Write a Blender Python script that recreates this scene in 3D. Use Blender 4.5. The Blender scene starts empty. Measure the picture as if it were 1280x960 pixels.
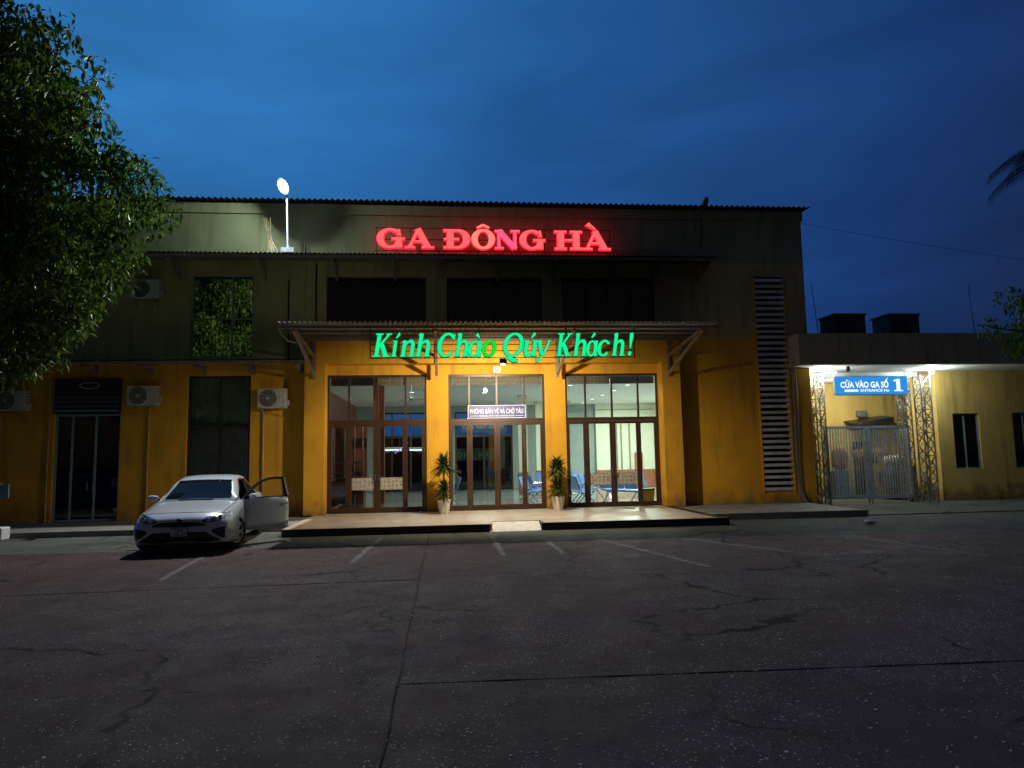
import bpy, bmesh, math, random
from mathutils import Vector, Matrix, noise
from mathutils.bvhtree import BVHTree
R = math.radians
random.seed(7)
scene = bpy.context.scene
COL = scene.collection

# ------------------------------------------------------------------ camera
cd = bpy.data.cameras.new('camera')
cam = bpy.data.objects.new('camera', cd)
COL.objects.link(cam)
yaw, pitch, roll = R(5.573), R(5.909), R(-1.053)
fw = Vector((math.sin(yaw)*math.cos(pitch), math.cos(yaw)*math.cos(pitch), math.sin(pitch)))
r0 = Vector((math.cos(yaw), -math.sin(yaw), 0))
u0 = r0.cross(fw)
rt = r0*math.cos(roll) + u0*math.sin(roll)
up = u0*math.cos(roll) - r0*math.sin(roll)
cam.matrix_world = Matrix(((rt.x, up.x, -fw.x, 0), (rt.y, up.y, -fw.y, 0), (rt.z, up.z, -fw.z, 1.72), (0, 0, 0, 1)))
cd.sensor_width = 36.0
cd.lens = 887/1280*36
cd.clip_start = 0.1
cd.clip_end = 2000
scene.camera = cam

# ------------------------------------------------------------------ view
scene.view_settings.view_transform = 'Standard'
scene.view_settings.look = 'None'
scene.view_settings.exposure = 0.0
scene.view_settings.gamma = 1.0
scene.view_settings.use_curve_mapping = False

# ------------------------------------------------------------------ sky (dusk)
world = bpy.data.worlds.new('World')
scene.world = world
world.use_nodes = True
wn, wl = world.node_tree.nodes, world.node_tree.links
wn.clear()
wo = wn.new('ShaderNodeOutputWorld')
bg = wn.new('ShaderNodeBackground')
tc = wn.new('ShaderNodeTexCoord')
sky = wn.new('ShaderNodeTexSky')
sky.sky_type = 'NISHITA'
sky.sun_disc = False
sky.sun_elevation = R(-4.0)
sky.sun_rotation = R(-115)
SKYMUL = 0.10
# the afterglow lies to the left of the view, the far right is deeper blue
sepx = wn.new('ShaderNodeSeparateXYZ'); wl.new(tc.outputs['Generated'], sepx.inputs[0])
glow = wn.new('ShaderNodeVectorMath'); glow.operation = 'DOT_PRODUCT'
glow.inputs[1].default_value = (-0.55, 0.62, 0.56)      # direction of the afterglow
wl.new(tc.outputs['Generated'], glow.inputs[0])
mr = wn.new('ShaderNodeMapRange')
mr.inputs[1].default_value = 1.0; mr.inputs[2].default_value = -0.2
wl.new(glow.outputs['Value'], mr.inputs[0])
ramp = wn.new('ShaderNodeValToRGB')
ramp.color_ramp.elements[0].position = 0.0
ramp.color_ramp.elements[0].color = (0.032, 0.20, 0.52, 1)
ramp.color_ramp.elements[1].position = 1.0
ramp.color_ramp.elements[1].color = (0.0150, 0.0125, 0.0125, 1)
e = ramp.color_ramp.elements.new(0.22); e.color = (0.0165, 0.100, 0.315, 1)
e = ramp.color_ramp.elements.new(0.52); e.color = (0.0088, 0.041, 0.165, 1)
e = ramp.color_ramp.elements.new(0.72); e.color = (0.0085, 0.016, 0.050, 1)
wl.new(mr.outputs[0], ramp.inputs[0])
# zenith is a little deeper than the middle of the sky
mz = wn.new('ShaderNodeMapRange'); mz.interpolation_type = 'SMOOTHSTEP'
mz.inputs[1].default_value = 0.2; mz.inputs[2].default_value = 0.95
mz.inputs[3].default_value = 1.05; mz.inputs[4].default_value = 0.8
wl.new(sepx.outputs[2], mz.inputs[0])
# thin cloud veils
mp = wn.new('ShaderNodeMapping'); mp.inputs['Scale'].default_value = (1.2, 1.2, 4.6)
mp.inputs['Rotation'].default_value = (0.35, 0.75, 0.3)
wl.new(tc.outputs['Generated'], mp.inputs[0])
nz = wn.new('ShaderNodeTexNoise'); nz.inputs['Scale'].default_value = 1.9; nz.inputs['Detail'].default_value = 5
nz.inputs['Roughness'].default_value = 0.5; nz.inputs['Distortion'].default_value = 0.5
wl.new(mp.outputs[0], nz.inputs[0])
mc = wn.new('ShaderNodeMapRange')
mc.inputs[1].default_value = 0.3; mc.inputs[2].default_value = 0.7
mc.inputs[3].default_value = 0.74; mc.inputs[4].default_value = 1.15
wl.new(nz.outputs[0], mc.inputs[0])
m1 = wn.new('ShaderNodeMath'); m1.operation = 'MULTIPLY'
wl.new(mz.outputs[0], m1.inputs[0]); wl.new(mc.outputs[0], m1.inputs[1])
vm = wn.new('ShaderNodeVectorMath'); vm.operation = 'SCALE'
wl.new(ramp.outputs[0], vm.inputs[0]); wl.new(m1.outputs[0], vm.inputs['Scale'])
vs = wn.new('ShaderNodeVectorMath'); vs.operation = 'SCALE'; vs.inputs['Scale'].default_value = SKYMUL
wl.new(sky.outputs[0], vs.inputs[0])
va = wn.new('ShaderNodeVectorMath'); va.operation = 'ADD'
wl.new(vm.outputs[0], va.inputs[0]); wl.new(vs.outputs[0], va.inputs[1])
wl.new(va.outputs[0], bg.inputs[0])
bg.inputs[1].default_value = 1.0
wl.new(bg.outputs[0], wo.inputs[0])

# ------------------------------------------------------------------ helpers
def tag(o, label=None, cat=None, group=None, kind=None):
    if label: o['label'] = label
    if cat: o['category'] = cat
    if group: o['group'] = group
    if kind: o['kind'] = kind
    return o

def empty(name, loc=(0, 0, 0), rz=0.0, label=None, cat=None, group=None):
    o = bpy.data.objects.new(name, None)
    o.empty_display_size = 0.2
    COL.objects.link(o)
    o.location = loc
    o.rotation_euler = (0, 0, rz)
    return tag(o, label, cat, group)

def root_offset(p):
    v = Vector((0, 0, 0))
    while p is not None:
        v += Vector(p.location)
        p = p.parent
    return v

class MB:
    """collects shapes and links them as one mesh object"""
    def __init__(self):
        self.v, self.f, self.m, self.s = [], [], [], []
        self.mi = 0
        self.smooth = False
    def add(self, vs, fs):
        n = len(self.v)
        self.v += [tuple(x) for x in vs]
        for f in fs:
            self.f.append([n+i for i in f]); self.m.append(self.mi); self.s.append(self.smooth)
        return self
    def box(self, x0, x1, y0, y1, z0, z1):
        vs = [(x0,y0,z0),(x1,y0,z0),(x1,y1,z0),(x0,y1,z0),(x0,y0,z1),(x1,y0,z1),(x1,y1,z1),(x0,y1,z1)]
        return self.add(vs, [(0,3,2,1),(4,5,6,7),(0,1,5,4),(1,2,6,5),(2,3,7,6),(3,0,4,7)])
    def bar(self, p0, p1, w, h=None, up=(0, 0, 1)):
        """square bar from p0 to p1"""
        h = h or w
        p0, p1 = Vector(p0), Vector(p1)
        d = (p1-p0).normalized(); u = Vector(up)
        if abs(d.dot(u)) > 0.98: u = Vector((0, 1, 0))
        s = d.cross(u).normalized(); u = s.cross(d).normalized()
        vs = []
        for p in (p0, p1):
            for a, b in ((-1,-1),(1,-1),(1,1),(-1,1)):
                vs.append(p + s*(a*w/2) + u*(b*h/2))
        return self.add(vs, [(0,1,2,3)[::-1],(4,5,6,7),(0,1,5,4),(1,2,6,5),(2,3,7,6),(3,0,4,7)])
    def cyl(self, p0, p1, r0, r1=None, n=12, cap=True):
        r1 = r0 if r1 is None else r1
        p0, p1 = Vector(p0), Vector(p1)
        d = (p1-p0).normalized()
        u = Vector((0,0,1)) if abs(d.z) < 0.95 else Vector((1,0,0))
        s = d.cross(u).normalized(); u = s.cross(d)
        vs = []
        for p, r in ((p0,r0),(p1,r1)):
            for k in range(n):
                a = 2*math.pi*k/n
                vs.append(p + (s*math.cos(a)+u*math.sin(a))*r)
        fs = [(k,(k+1)%n,n+(k+1)%n,n+k) for k in range(n)]
        if cap: fs += [tuple(range(n))[::-1], tuple(range(n,2*n))]
        return self.add(vs, fs)
    def tube(self, pts, r, n=6):
        pts = [Vector(p) for p in pts]
        rs = r if isinstance(r, (list, tuple)) else [r]*len(pts)
        rings = []
        for i, p in enumerate(pts):
            d = (pts[min(i+1,len(pts)-1)]-pts[max(i-1,0)]).normalized()
            u = Vector((0,0,1)) if abs(d.z) < 0.9 else Vector((1,0,0))
            s = d.cross(u).normalized(); u = s.cross(d)
            rings.append([p+(s*math.cos(2*math.pi*k/n)+u*math.sin(2*math.pi*k/n))*rs[i] for k in range(n)])
        vs = [q for rg in rings for q in rg]; fs = []
        for i in range(len(pts)-1):
            for k in range(n):
                fs.append((i*n+k, i*n+(k+1)%n, (i+1)*n+(k+1)%n, (i+1)*n+k))
        fs += [tuple(range(n))[::-1], tuple(range((len(pts)-1)*n, len(pts)*n))]
        return self.add(vs, fs)
    def lathe(self, prof, c=(0,0,0), axis='z', n=24):
        vs, fs = [], []
        for r, h in prof:
            for k in range(n):
                a = 2*math.pi*k/n
                x, y = r*math.cos(a), r*math.sin(a)
                q = {'z': (x,y,h), 'x': (h,x,y), 'y': (x,h,-y)}[axis]
                vs.append((q[0]+c[0], q[1]+c[1], q[2]+c[2]))
        for i in range(len(prof)-1):
            for k in range(n):
                fs.append((i*n+k, i*n+(k+1)%n, (i+1)*n+(k+1)%n, (i+1)*n+k))
        return self.add(vs, fs)
    def build(self, name, mats, parent=None, world=True, bevel=0, loc=None):
        me = bpy.data.meshes.new(name)
        off = root_offset(parent) if (parent is not None and world) else Vector((0,0,0))
        me.from_pydata([(x-off.x, y-off.y, z-off.z) for x,y,z in self.v], [], self.f)
        if not isinstance(mats, (list, tuple)): mats = [mats]
        for m in mats: me.materials.append(m)
        for p, mi, s in zip(me.polygons, self.m, self.s):
            p.material_index = mi; p.use_smooth = s
        me.validate(); me.update()
        o = bpy.data.objects.new(name, me)
        COL.objects.link(o)
        if parent is not None: o.parent = parent
        if loc is not None: o.location = loc
        if bevel:
            b = o.modifiers.new('bevel', 'BEVEL'); b.width = bevel; b.segments = 2
            b.limit_method = 'ANGLE'; b.angle_limit = R(40)
        return o

def copy_tree(o, parent=None):
    c = o.copy(); COL.objects.link(c)
    if parent is not None: c.parent = parent
    for ch in list(o.children): copy_tree(ch, c)
    return c

def wall_grid(mb, x0, x1, z0, z1, y0, y1, holes):
    """wall in the XZ plane from y0 (front) to y1 (back) with rectangular openings (hx0,hx1,hz0,hz1)"""
    xs = sorted({x0, x1, *[v for h in holes for v in h[:2] if x0 < v < x1]})
    zs = sorted({z0, z1, *[v for h in holes for v in h[2:] if z0 < v < z1]})
    idx = {}
    def vid(i, k, b):
        key = (i, k, b)
        if key not in idx:
            idx[key] = len(mb.v); mb.v.append((xs[i], y1 if b else y0, zs[k]))
        return idx[key]
    def solid(i, k):
        if i < 0 or k < 0 or i >= len(xs)-1 or k >= len(zs)-1: return False
        cx, cz = (xs[i]+xs[i+1])/2, (zs[k]+zs[k+1])/2
        return not any(h[0] < cx < h[1] and h[2] < cz < h[3] for h in holes)
    def face(*a):
        mb.f.append(list(a)); mb.m.append(mb.mi); mb.s.append(False)
    for i in range(len(xs)-1):
        for k in range(len(zs)-1):
            if not solid(i, k): continue
            face(vid(i,k,0), vid(i+1,k,0), vid(i+1,k+1,0), vid(i,k+1,0))
            face(vid(i+1,k,1), vid(i,k,1), vid(i,k+1,1), vid(i+1,k+1,1))
            if not solid(i-1,k): face(vid(i,k,1), vid(i,k,0), vid(i,k+1,0), vid(i,k+1,1))
            if not solid(i+1,k): face(vid(i+1,k,0), vid(i+1,k,1), vid(i+1,k+1,1), vid(i+1,k+1,0))
            if not solid(i,k-1): face(vid(i,k,1), vid(i+1,k,1), vid(i+1,k,0), vid(i,k,0))
            if not solid(i,k+1): face(vid(i,k+1,0), vid(i+1,k+1,0), vid(i+1,k+1,1), vid(i,k+1,1))
    return mb

# ------------------------------------------------------------------ materials
def mat(name, col, rough=0.6, metal=0.0, var=0.12, nscale=3.0, bump=0.0, bscale=40.0, spec=0.5, col2=None, streak=False, coat=0.0):
    m = bpy.data.materials.new(name); m.use_nodes = True
    N, L = m.node_tree.nodes, m.node_tree.links
    b = N['Principled BSDF']
    b.inputs['Roughness'].default_value = rough
    b.inputs['Metallic'].default_value = metal
    b.inputs['Specular IOR Level'].default_value = spec
    if coat: b.inputs['Coat Weight'].default_value = coat; b.inputs['Coat Roughness'].default_value = 0.05
    geo = N.new('ShaderNodeNewGeometry')
    pos = geo.outputs['Position']
    if var > 0:
        nz = N.new('ShaderNodeTexNoise'); nz.inputs['Scale'].default_value = nscale
        nz.inputs['Detail'].default_value = 6; nz.inputs['Roughness'].default_value = 0.6
        if streak:
            mpp = N.new('ShaderNodeMapping'); mpp.inputs['Scale'].default_value = (1, 1, 0.22)
            L.new(pos, mpp.inputs[0]); L.new(mpp.outputs[0], nz.inputs['Vector'])
        else:
            L.new(pos, nz.inputs['Vector'])
        mx = N.new('ShaderNodeMix'); mx.data_type = 'RGBA'
        c = Vector(col)
        c2 = Vector(col2) if col2 else c*(1-2*var)
        c1 = c if col2 else c*(1+var)
        mx.inputs[6].default_value = (*[max(0, x) for x in c2], 1)
        mx.inputs[7].default_value = (*[min(1, x) for x in c1], 1)
        mr = N.new('ShaderNodeMapRange'); mr.inputs[1].default_value = 0.3; mr.inputs[2].default_value = 0.68
        L.new(nz.outputs[0], mr.inputs[0]); L.new(mr.outputs[0], mx.inputs[0])
        L.new(mx.outputs[2], b.inputs['Base Color'])
    else:
        b.inputs['Base Color'].default_value = (*col, 1)
    if bump:
        nb = N.new('ShaderNodeTexNoise'); nb.inputs['Scale'].default_value = bscale; nb.inputs['Detail'].default_value = 4
        L.new(pos, nb.inputs['Vector'])
        bp = N.new('ShaderNodeBump'); bp.inputs['Strength'].default_value = bump; bp.inputs['Distance'].default_value = 0.02
        L.new(nb.outputs[0], bp.inputs['Height']); L.new(bp.outputs[0], b.inputs['Normal'])
    return m

def emit(name, col, s):
    m = bpy.data.materials.new(name); m.use_nodes = True
    N, L = m.node_tree.nodes, m.node_tree.links
    N.clear()
    o = N.new('ShaderNodeOutputMaterial'); e = N.new('ShaderNodeEmission')
    e.inputs[0].default_value = (*col, 1); e.inputs[1].default_value = s
    L.new(e.outputs[0], o.inputs[0])
    return m

def glass(name, tint=(0.9, 0.93, 0.92), refl=0.10, rough=0.0):
    m = bpy.data.materials.new(name); m.use_nodes = True
    N, L = m.node_tree.nodes, m.node_tree.links
    N.clear()
    o = N.new('ShaderNodeOutputMaterial'); t = N.new('ShaderNodeBsdfTransparent'); g = N.new('ShaderNodeBsdfGlossy')
    t.inputs[0].default_value = (*tint, 1); g.inputs['Roughness'].default_value = rough
    lw = N.new('ShaderNodeFresnel'); lw.inputs[0].default_value = 1.45
    ad = N.new('ShaderNodeMath'); ad.operation = 'ADD'; ad.inputs[1].default_value = refl - 0.04; ad.use_clamp = True
    mx = N.new('ShaderNodeMixShader')
    L.new(lw.outputs[0], ad.inputs[0]); L.new(ad.outputs[0], mx.inputs[0])
    L.new(t.outputs[0], mx.inputs[1]); L.new(g.outputs[0], mx.inputs[2]); L.new(mx.outputs[0], o.inputs[0])
    return m

def plaster(name, col, dirt=(0.16, 0.10, 0.045), spec=0.25):
    """painted render: big soft tone changes, fine grain, rain streaks, a dirty splash band near the ground"""
    m = mat(name, col, 0.75, var=0.09, nscale=0.9, bump=0.25, bscale=55, spec=spec)
    N, L = m.node_tree.nodes, m.node_tree.links
    b = N['Principled BSDF']
    src = b.inputs['Base Color'].links[0].from_socket
    geo = N.new('ShaderNodeNewGeometry')
    st = N.new('ShaderNodeTexNoise'); st.inputs['Scale'].default_value = 2.2; st.inputs['Detail'].default_value = 8
    mpp = N.new('ShaderNodeMapping'); mpp.inputs['Scale'].default_value = (2.2, 2.2, 0.18)
    L.new(geo.outputs['Position'], mpp.inputs[0]); L.new(mpp.outputs[0], st.inputs['Vector'])
    r1 = N.new('ShaderNodeMapRange'); r1.inputs[1].default_value = 0.52; r1.inputs[2].default_value = 0.75
    r1.inputs[4].default_value = 0.5
    L.new(st.outputs[0], r1.inputs[0])
    sp = N.new('ShaderNodeSeparateXYZ'); L.new(geo.outputs['Position'], sp.inputs[0])
    nn = N.new('ShaderNodeTexNoise'); nn.inputs['Scale'].default_value = 3.5; nn.inputs['Detail'].default_value = 7
    L.new(geo.outputs['Position'], nn.inputs['Vector'])
    zz = N.new('ShaderNodeMath'); zz.operation = 'MULTIPLY_ADD'; zz.inputs[1].default_value = -1.1; zz.inputs[2].default_value = 0.2
    L.new(nn.outputs[0], zz.inputs[0])
    z2 = N.new('ShaderNodeMath'); z2.operation = 'ADD'
    L.new(sp.outputs[2], z2.inputs[0]); L.new(zz.outputs[0], z2.inputs[1])
    r2 = N.new('ShaderNodeMapRange'); r2.inputs[1].default_value = 0.25; r2.inputs[2].default_value = -0.25
    r2.inputs[3].default_value = 0.0; r2.inputs[4].default_value = 0.75
    L.new(z2.outputs[0], r2.inputs[0])
    ad = N.new('ShaderNodeMath'); ad.operation = 'ADD'; ad.use_clamp = True
    L.new(r1.outputs[0], ad.inputs[0]); L.new(r2.outputs[0], ad.inputs[1])
    mx = N.new('ShaderNodeMix'); mx.data_type = 'RGBA'
    mx.inputs[7].default_value = (*dirt, 1)
    L.new(src, mx.inputs[6]); L.new(ad.outputs[0], mx.inputs[0]); L.new(mx.outputs[2], b.inputs['Base Color'])
    return m

def ground_mat(name, a, bcol, rough=0.78, crack=True):
    m = bpy.data.materials.new(name); m.use_nodes = True
    N, L = m.node_tree.nodes, m.node_tree.links
    b = N['Principled BSDF']; b.inputs['Specular IOR Level'].default_value = 0.10
    pos = N.new('ShaderNodeNewGeometry').outputs['Position']
    def noise_(s, d=6, r=0.6):
        n = N.new('ShaderNodeTexNoise'); n.inputs['Scale'].default_value = s; n.inputs['Detail'].default_value = d
        n.inputs['Roughness'].default_value = r
        L.new(pos, n.inputs['Vector']); return n
    def rng(sock, a0, a1, b0=0.0, b1=1.0):
        r = N.new('ShaderNodeMapRange'); r.inputs[1].default_value = a0; r.inputs[2].default_value = a1
        r.inputs[3].default_value = b0; r.inputs[4].default_value = b1
        L.new(sock, r.inputs[0]); return r.outputs[0]
    def mix(f, c0, c1):
        x = N.new('ShaderNodeMix'); x.data_type = 'RGBA'
        if isinstance(f, float): x.inputs[0].default_value = f
        else: L.new(f, x.inputs[0])
        for i, c in ((6, c0), (7, c1)):
            if isinstance(c, tuple): x.inputs[i].default_value = (*c, 1)
            else: L.new(c, x.inputs[i])
        return x.outputs[2]
    def mul(s0, s1):
        x = N.new('ShaderNodeMath'); x.operation = 'MULTIPLY'; x.use_clamp = True
        L.new(s0, x.inputs[0])
        if isinstance(s1, float): x.inputs[1].default_value = s1
        else: L.new(s1, x.inputs[1])
        return x.outputs[0]
    c = mix(rng(noise_(0.55).outputs[0], 0.35, 0.65), a, bcol)
    c = mix(rng(noise_(0.22, 7, 0.7).outputs[0], 0.50, 0.66, 0.0, 0.75), c, tuple(x*0.42 for x in a))
    c = mix(rng(noise_(0.9, 8, 0.75).outputs[0], 0.56, 0.70, 0.0, 0.55), c, tuple(x*1.9 for x in a))
    c = mix(rng(noise_(9, 8, 0.7).outputs[0], 0.45, 0.72, 0.0, 0.6), c, tuple(x*0.45 for x in a))
    # exposed pale aggregate
    worn = rng(noise_(0.8, 5, 0.65).outputs[0], 0.38, 0.60)
    def aggregate(scale, thr, pale, c):
        vo = N.new('ShaderNodeTexVoronoi'); vo.inputs['Scale'].default_value = scale
        L.new(pos, vo.inputs['Vector'])
        sp = N.new('ShaderNodeSeparateColor'); L.new(vo.outputs['Color'], sp.inputs[0])
        pk = mul(mul(rng(sp.outputs[0], thr, thr+0.02), rng(vo.outputs['Distance'], 0.42, 0.30)), worn)
        return pk, mix(pk, c, mix(sp.outputs[1], tuple(x*0.4 for x in pale), pale))
    p1, c = aggregate(130, 0.50, (0.36, 0.31, 0.29), c)
    p2, c = aggregate(52, 0.88, (0.80, 0.73, 0.66), c)
    mxp = N.new('ShaderNodeMath'); mxp.operation = 'MAXIMUM'; L.new(p1, mxp.inputs[0]); L.new(p2, mxp.inputs[1])
    peb = mxp.outputs[0]
    hts = noise_(110, 6, 0.8).outputs[0]
    if crack:
        nd = noise_(1.6, 5).outputs['Color']
        vm_ = N.new('ShaderNodeVectorMath'); vm_.operation = 'MULTIPLY_ADD'
        vm_.inputs[1].default_value = (0.9, 0.9, 0.0)
        L.new(nd, vm_.inputs[0]); L.new(pos, vm_.inputs[2])
        vc = N.new('ShaderNodeTexVoronoi'); vc.feature = 'DISTANCE_TO_EDGE'; vc.inputs['Scale'].default_value = 0.33
        L.new(vm_.outputs[0], vc.inputs['Vector'])
        ck = mul(rng(vc.outputs['Distance'], 0.013, 0.004), rng(noise_(0.45, 4).outputs[0], 0.47, 0.56))
        c = mix(ck, c, (0.006, 0.005, 0.005))
    L.new(c, b.inputs['Base Color'])
    rb = N.new('ShaderNodeMath'); rb.operation = 'MULTIPLY_ADD'; rb.inputs[1].default_value = -0.35
    L.new(p2, rb.inputs[0]); L.new(rng(noise_(2.0).outputs[0], 0.3, 0.7, rough-0.14, rough+0.12), rb.inputs[2])
    L.new(rb.outputs[0], b.inputs['Roughness'])
    ad = N.new('ShaderNodeMath'); ad.operation = 'MULTIPLY_ADD'; ad.inputs[1].default_value = 0.8
    L.new(peb, ad.inputs[0]); L.new(hts, ad.inputs[2])
    bp = N.new('ShaderNodeBump'); bp.inputs['Strength'].default_value = 0.8; bp.inputs['Distance'].default_value = 0.010
    L.new(ad.outputs[0], bp.inputs['Height']); L.new(bp.outputs[0], b.inputs['Normal'])
    return m

M = {}
M['ochre'] = plaster('ochre_plaster', (0.65, 0.33, 0.024))
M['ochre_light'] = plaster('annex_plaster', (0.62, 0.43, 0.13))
M['upper'] = plaster('dim_upper_plaster', (0.44, 0.37, 0.17))  # greyer wall above the canopy's shadow line, dimness put into the colour
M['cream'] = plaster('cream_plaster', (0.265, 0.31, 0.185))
M['fascia'] = plaster('fascia_plaster', (0.52, 0.43, 0.25))
M['soffit'] = mat('white_soffit', (0.75, 0.76, 0.76), 0.7, var=0.05)
M['roof'] = mat('corrugated_steel', (0.07, 0.065, 0.065), 0.42, 0.6, var=0.2, nscale=6)
M['porch_roof'] = mat('porch_roof_steel', (0.12, 0.12, 0.115), 0.5, 0.0, var=0.2, nscale=6)
M['steel'] = mat('painted_steel', (0.27, 0.22, 0.17), 0.5, 0.2, var=0.15, nscale=9)
M['dark_steel'] = mat('dark_steel', (0.035, 0.035, 0.036), 0.45, 0.5, var=0.1)
M['brown_alu'] = mat('brown_aluminium', (0.062, 0.031, 0.018), 0.38, 0.25, var=0.1, nscale=8)
M['blue_alu'] = mat('blue_grey_frame', (0.22, 0.33, 0.40), 0.45, 0.2, var=0.1)
M['dark_frame'] = mat('dark_window_frame', (0.03, 0.026, 0.022), 0.45, 0.2, var=0.1)
M['glass'] = glass('clear_glass', (0.88, 0.92, 0.90), 0.07)
M['mirror_glass'] = glass('reflective_glass', (0.10, 0.11, 0.12), 0.28)
M['dim_glass'] = glass('tinted_glass', (0.42, 0.44, 0.42), 0.09)
M['blind'] = mat('pale_blind', (0.34, 0.33, 0.31), 0.8, var=0.15, nscale=4)
M['black_void'] = mat('unlit_room_tone', (0.03, 0.028, 0.026), 0.9, var=0.1)  # near-black colour stands in for the darkness of unlit rooms and shaft
M['slat'] = mat('louvre_slat_paint', (0.56, 0.56, 0.57), 0.55, 0.1, var=0.12, nscale=5)
M['tile'] = mat('platform_tile', (0.50, 0.43, 0.36), 0.36, var=0.14, nscale=2.5, spec=0.5)
M['riser'] = mat('black_step_riser', (0.022, 0.02, 0.018), 0.5, var=0.3, nscale=8)
M['kerb'] = mat('kerb_concrete', (0.20, 0.20, 0.17), 0.8, var=0.2, nscale=4, bump=0.3)
M['white_paint'] = mat('worn_white_paint', (0.72, 0.72, 0.70), 0.6, var=0.12, nscale=7)
M['lot'] = ground_mat('worn_asphalt', (0.102, 0.067, 0.067), (0.070, 0.048, 0.049))
M['apron'] = ground_mat('old_concrete', (0.115, 0.125, 0.105), (0.085, 0.095, 0.085), crack=True)
M['base_ground'] = mat('dark_earth', (0.03, 0.026, 0.022), 0.95, var=0.3, nscale=2, bump=0.5)
M['hall_floor'] = mat('polished_floor_tile', (0.42, 0.45, 0.43), 0.12, var=0.06, nscale=1.5)
M['hall_wall'] = mat('hall_wall_paint', (0.70, 0.72, 0.58), 0.6, var=0.03)
M['hall_grey'] = mat('hall_grey_wall', (0.30, 0.36, 0.35), 0.6, var=0.06)
M['terracotta'] = mat('terracotta_dado', (0.36, 0.13, 0.07), 0.4, var=0.12)
M['mahogany'] = mat('mahogany_panel', (0.22, 0.065, 0.035), 0.32, var=0.2, nscale=5, streak=True)
M['chrome'] = mat('chrome_metal', (0.62, 0.64, 0.66), 0.22, 1.0, var=0.05)
M['blue_seat'] = mat('blue_vinyl', (0.10, 0.22, 0.55), 0.4, var=0.1)
M['white_plastic'] = mat('white_plastic', (0.50, 0.49, 0.45), 0.45, var=0.12, nscale=8)
M['grille'] = mat('dark_fan_grille', (0.04, 0.04, 0.042), 0.5, var=0.1)
M['pvc'] = mat('drain_pipe_pvc', (0.50, 0.33, 0.14), 0.5, var=0.15, nscale=6)
M['black_plastic'] = mat('black_plastic', (0.012, 0.012, 0.013), 0.4, var=0.1)
M['galv'] = mat('galvanised_truss', (0.26, 0.27, 0.27), 0.45, 0.5, var=0.2, nscale=12)
M['gate'] = mat('gate_paint', (0.36, 0.44, 0.52), 0.45, 0.3, var=0.2, nscale=10)
M['sign_blue'] = emit('blue_lightbox', (0.03, 0.29, 0.78), 0.95)
M['sign_white'] = emit('white_lightbox_print', (0.85, 0.95, 1.0), 1.1)
M['hall_sign'] = mat('indigo_sign_panel', (0.05, 0.055, 0.30), 0.4, var=0.05)
M['print_white'] = mat('white_print', (0.85, 0.85, 0.83), 0.5, var=0.03)
M['red_face'] = emit('red_led_face', (1.0, 0.125, 0.135), 1.15)
M['red_warm'] = emit('red_led_face_warm', (1.0, 0.23, 0.18), 1.2)
M['red_rose'] = emit('red_led_face_rose', (1.0, 0.12, 0.24), 1.1)
M['red_side'] = emit('red_glow_side', (1.0, 0.012, 0.03), 2.0)  # letter sides made to glow, added to redden the wall behind
M['green_face'] = emit('green_led_face', (0.006, 0.93, 0.33), 1.0)
M['green_deep'] = emit('green_led_face_deep', (0.0, 0.93, 0.06), 0.9)
M['green_side'] = mat('green_letter_return', (0.0, 0.10, 0.035), 0.5, var=0.05)
M['bulb'] = emit('warm_white_lens', (1.0, 0.90, 0.72), 30)
M['lens'] = emit('cool_white_lens', (0.92, 1.0, 0.96), 60)
M['cool'] = emit('cool_white_bulb', (0.88, 1.0, 0.97), 30)
M['downlight'] = emit('downlight_lens', (0.93, 1.0, 0.95), 6)
M['tube_light'] = emit('fluorescent_tube', (0.75, 0.97, 1.0), 3.0)
M['reflected_led'] = emit('purple_led_reflection', (0.45, 0.2, 1.0), 1.5)
M['pot'] = mat('white_ceramic_pot', (0.62, 0.56, 0.47), 0.45, var=0.12, nscale=9)
M['soil'] = mat('soil', (0.03, 0.02, 0.012), 0.95, var=0.3)
M['bark'] = mat('bark', (0.055, 0.04, 0.03), 0.9, var=0.3, nscale=8, bump=0.6, bscale=25)

def leaf_mat(name, c1, c2, c3):
    m = bpy.data.materials.new(name); m.use_nodes = True
    N, L = m.node_tree.nodes, m.node_tree.links
    b = N['Principled BSDF']; b.inputs['Roughness'].default_value = 0.5; b.inputs['Specular IOR Level'].default_value = 0.15
    g = N.new('ShaderNodeNewGeometry')
    r = N.new('ShaderNodeValToRGB')
    r.color_ramp.elements[0].color = (*c1, 1); r.color_ramp.elements[1].color = (*c3, 1)
    e = r.color_ramp.elements.new(0.55); e.color = (*c2, 1)
    L.new(g.outputs['Random Per Island'], r.inputs[0])
    L.new(r.outputs[0], b.inputs['Base Color'])
    tr = N.new('ShaderNodeBsdfTranslucent'); L.new(r.outputs[0], tr.inputs[0])
    mx = N.new('ShaderNodeMixShader'); mx.inputs[0].default_value = 0.22
    L.new(b.outputs[0], mx.inputs[1]); L.new(tr.outputs[0], mx.inputs[2])
    L.new(mx.outputs[0], N['Material Output'].inputs[0])
    return m
M['leaf'] = leaf_mat('tree_leaves', (0.030, 0.075, 0.012), (0.085, 0.19, 0.025), (0.21, 0.32, 0.045))
M['dracaena'] = leaf_mat('dracaena_leaves', (0.03, 0.055, 0.015), (0.06, 0.085, 0.02), (0.12, 0.12, 0.04))
M['palm'] = leaf_mat('palm_leaves', (0.010, 0.022, 0.007), (0.018, 0.03, 0.008), (0.025, 0.04, 0.01))

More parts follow.
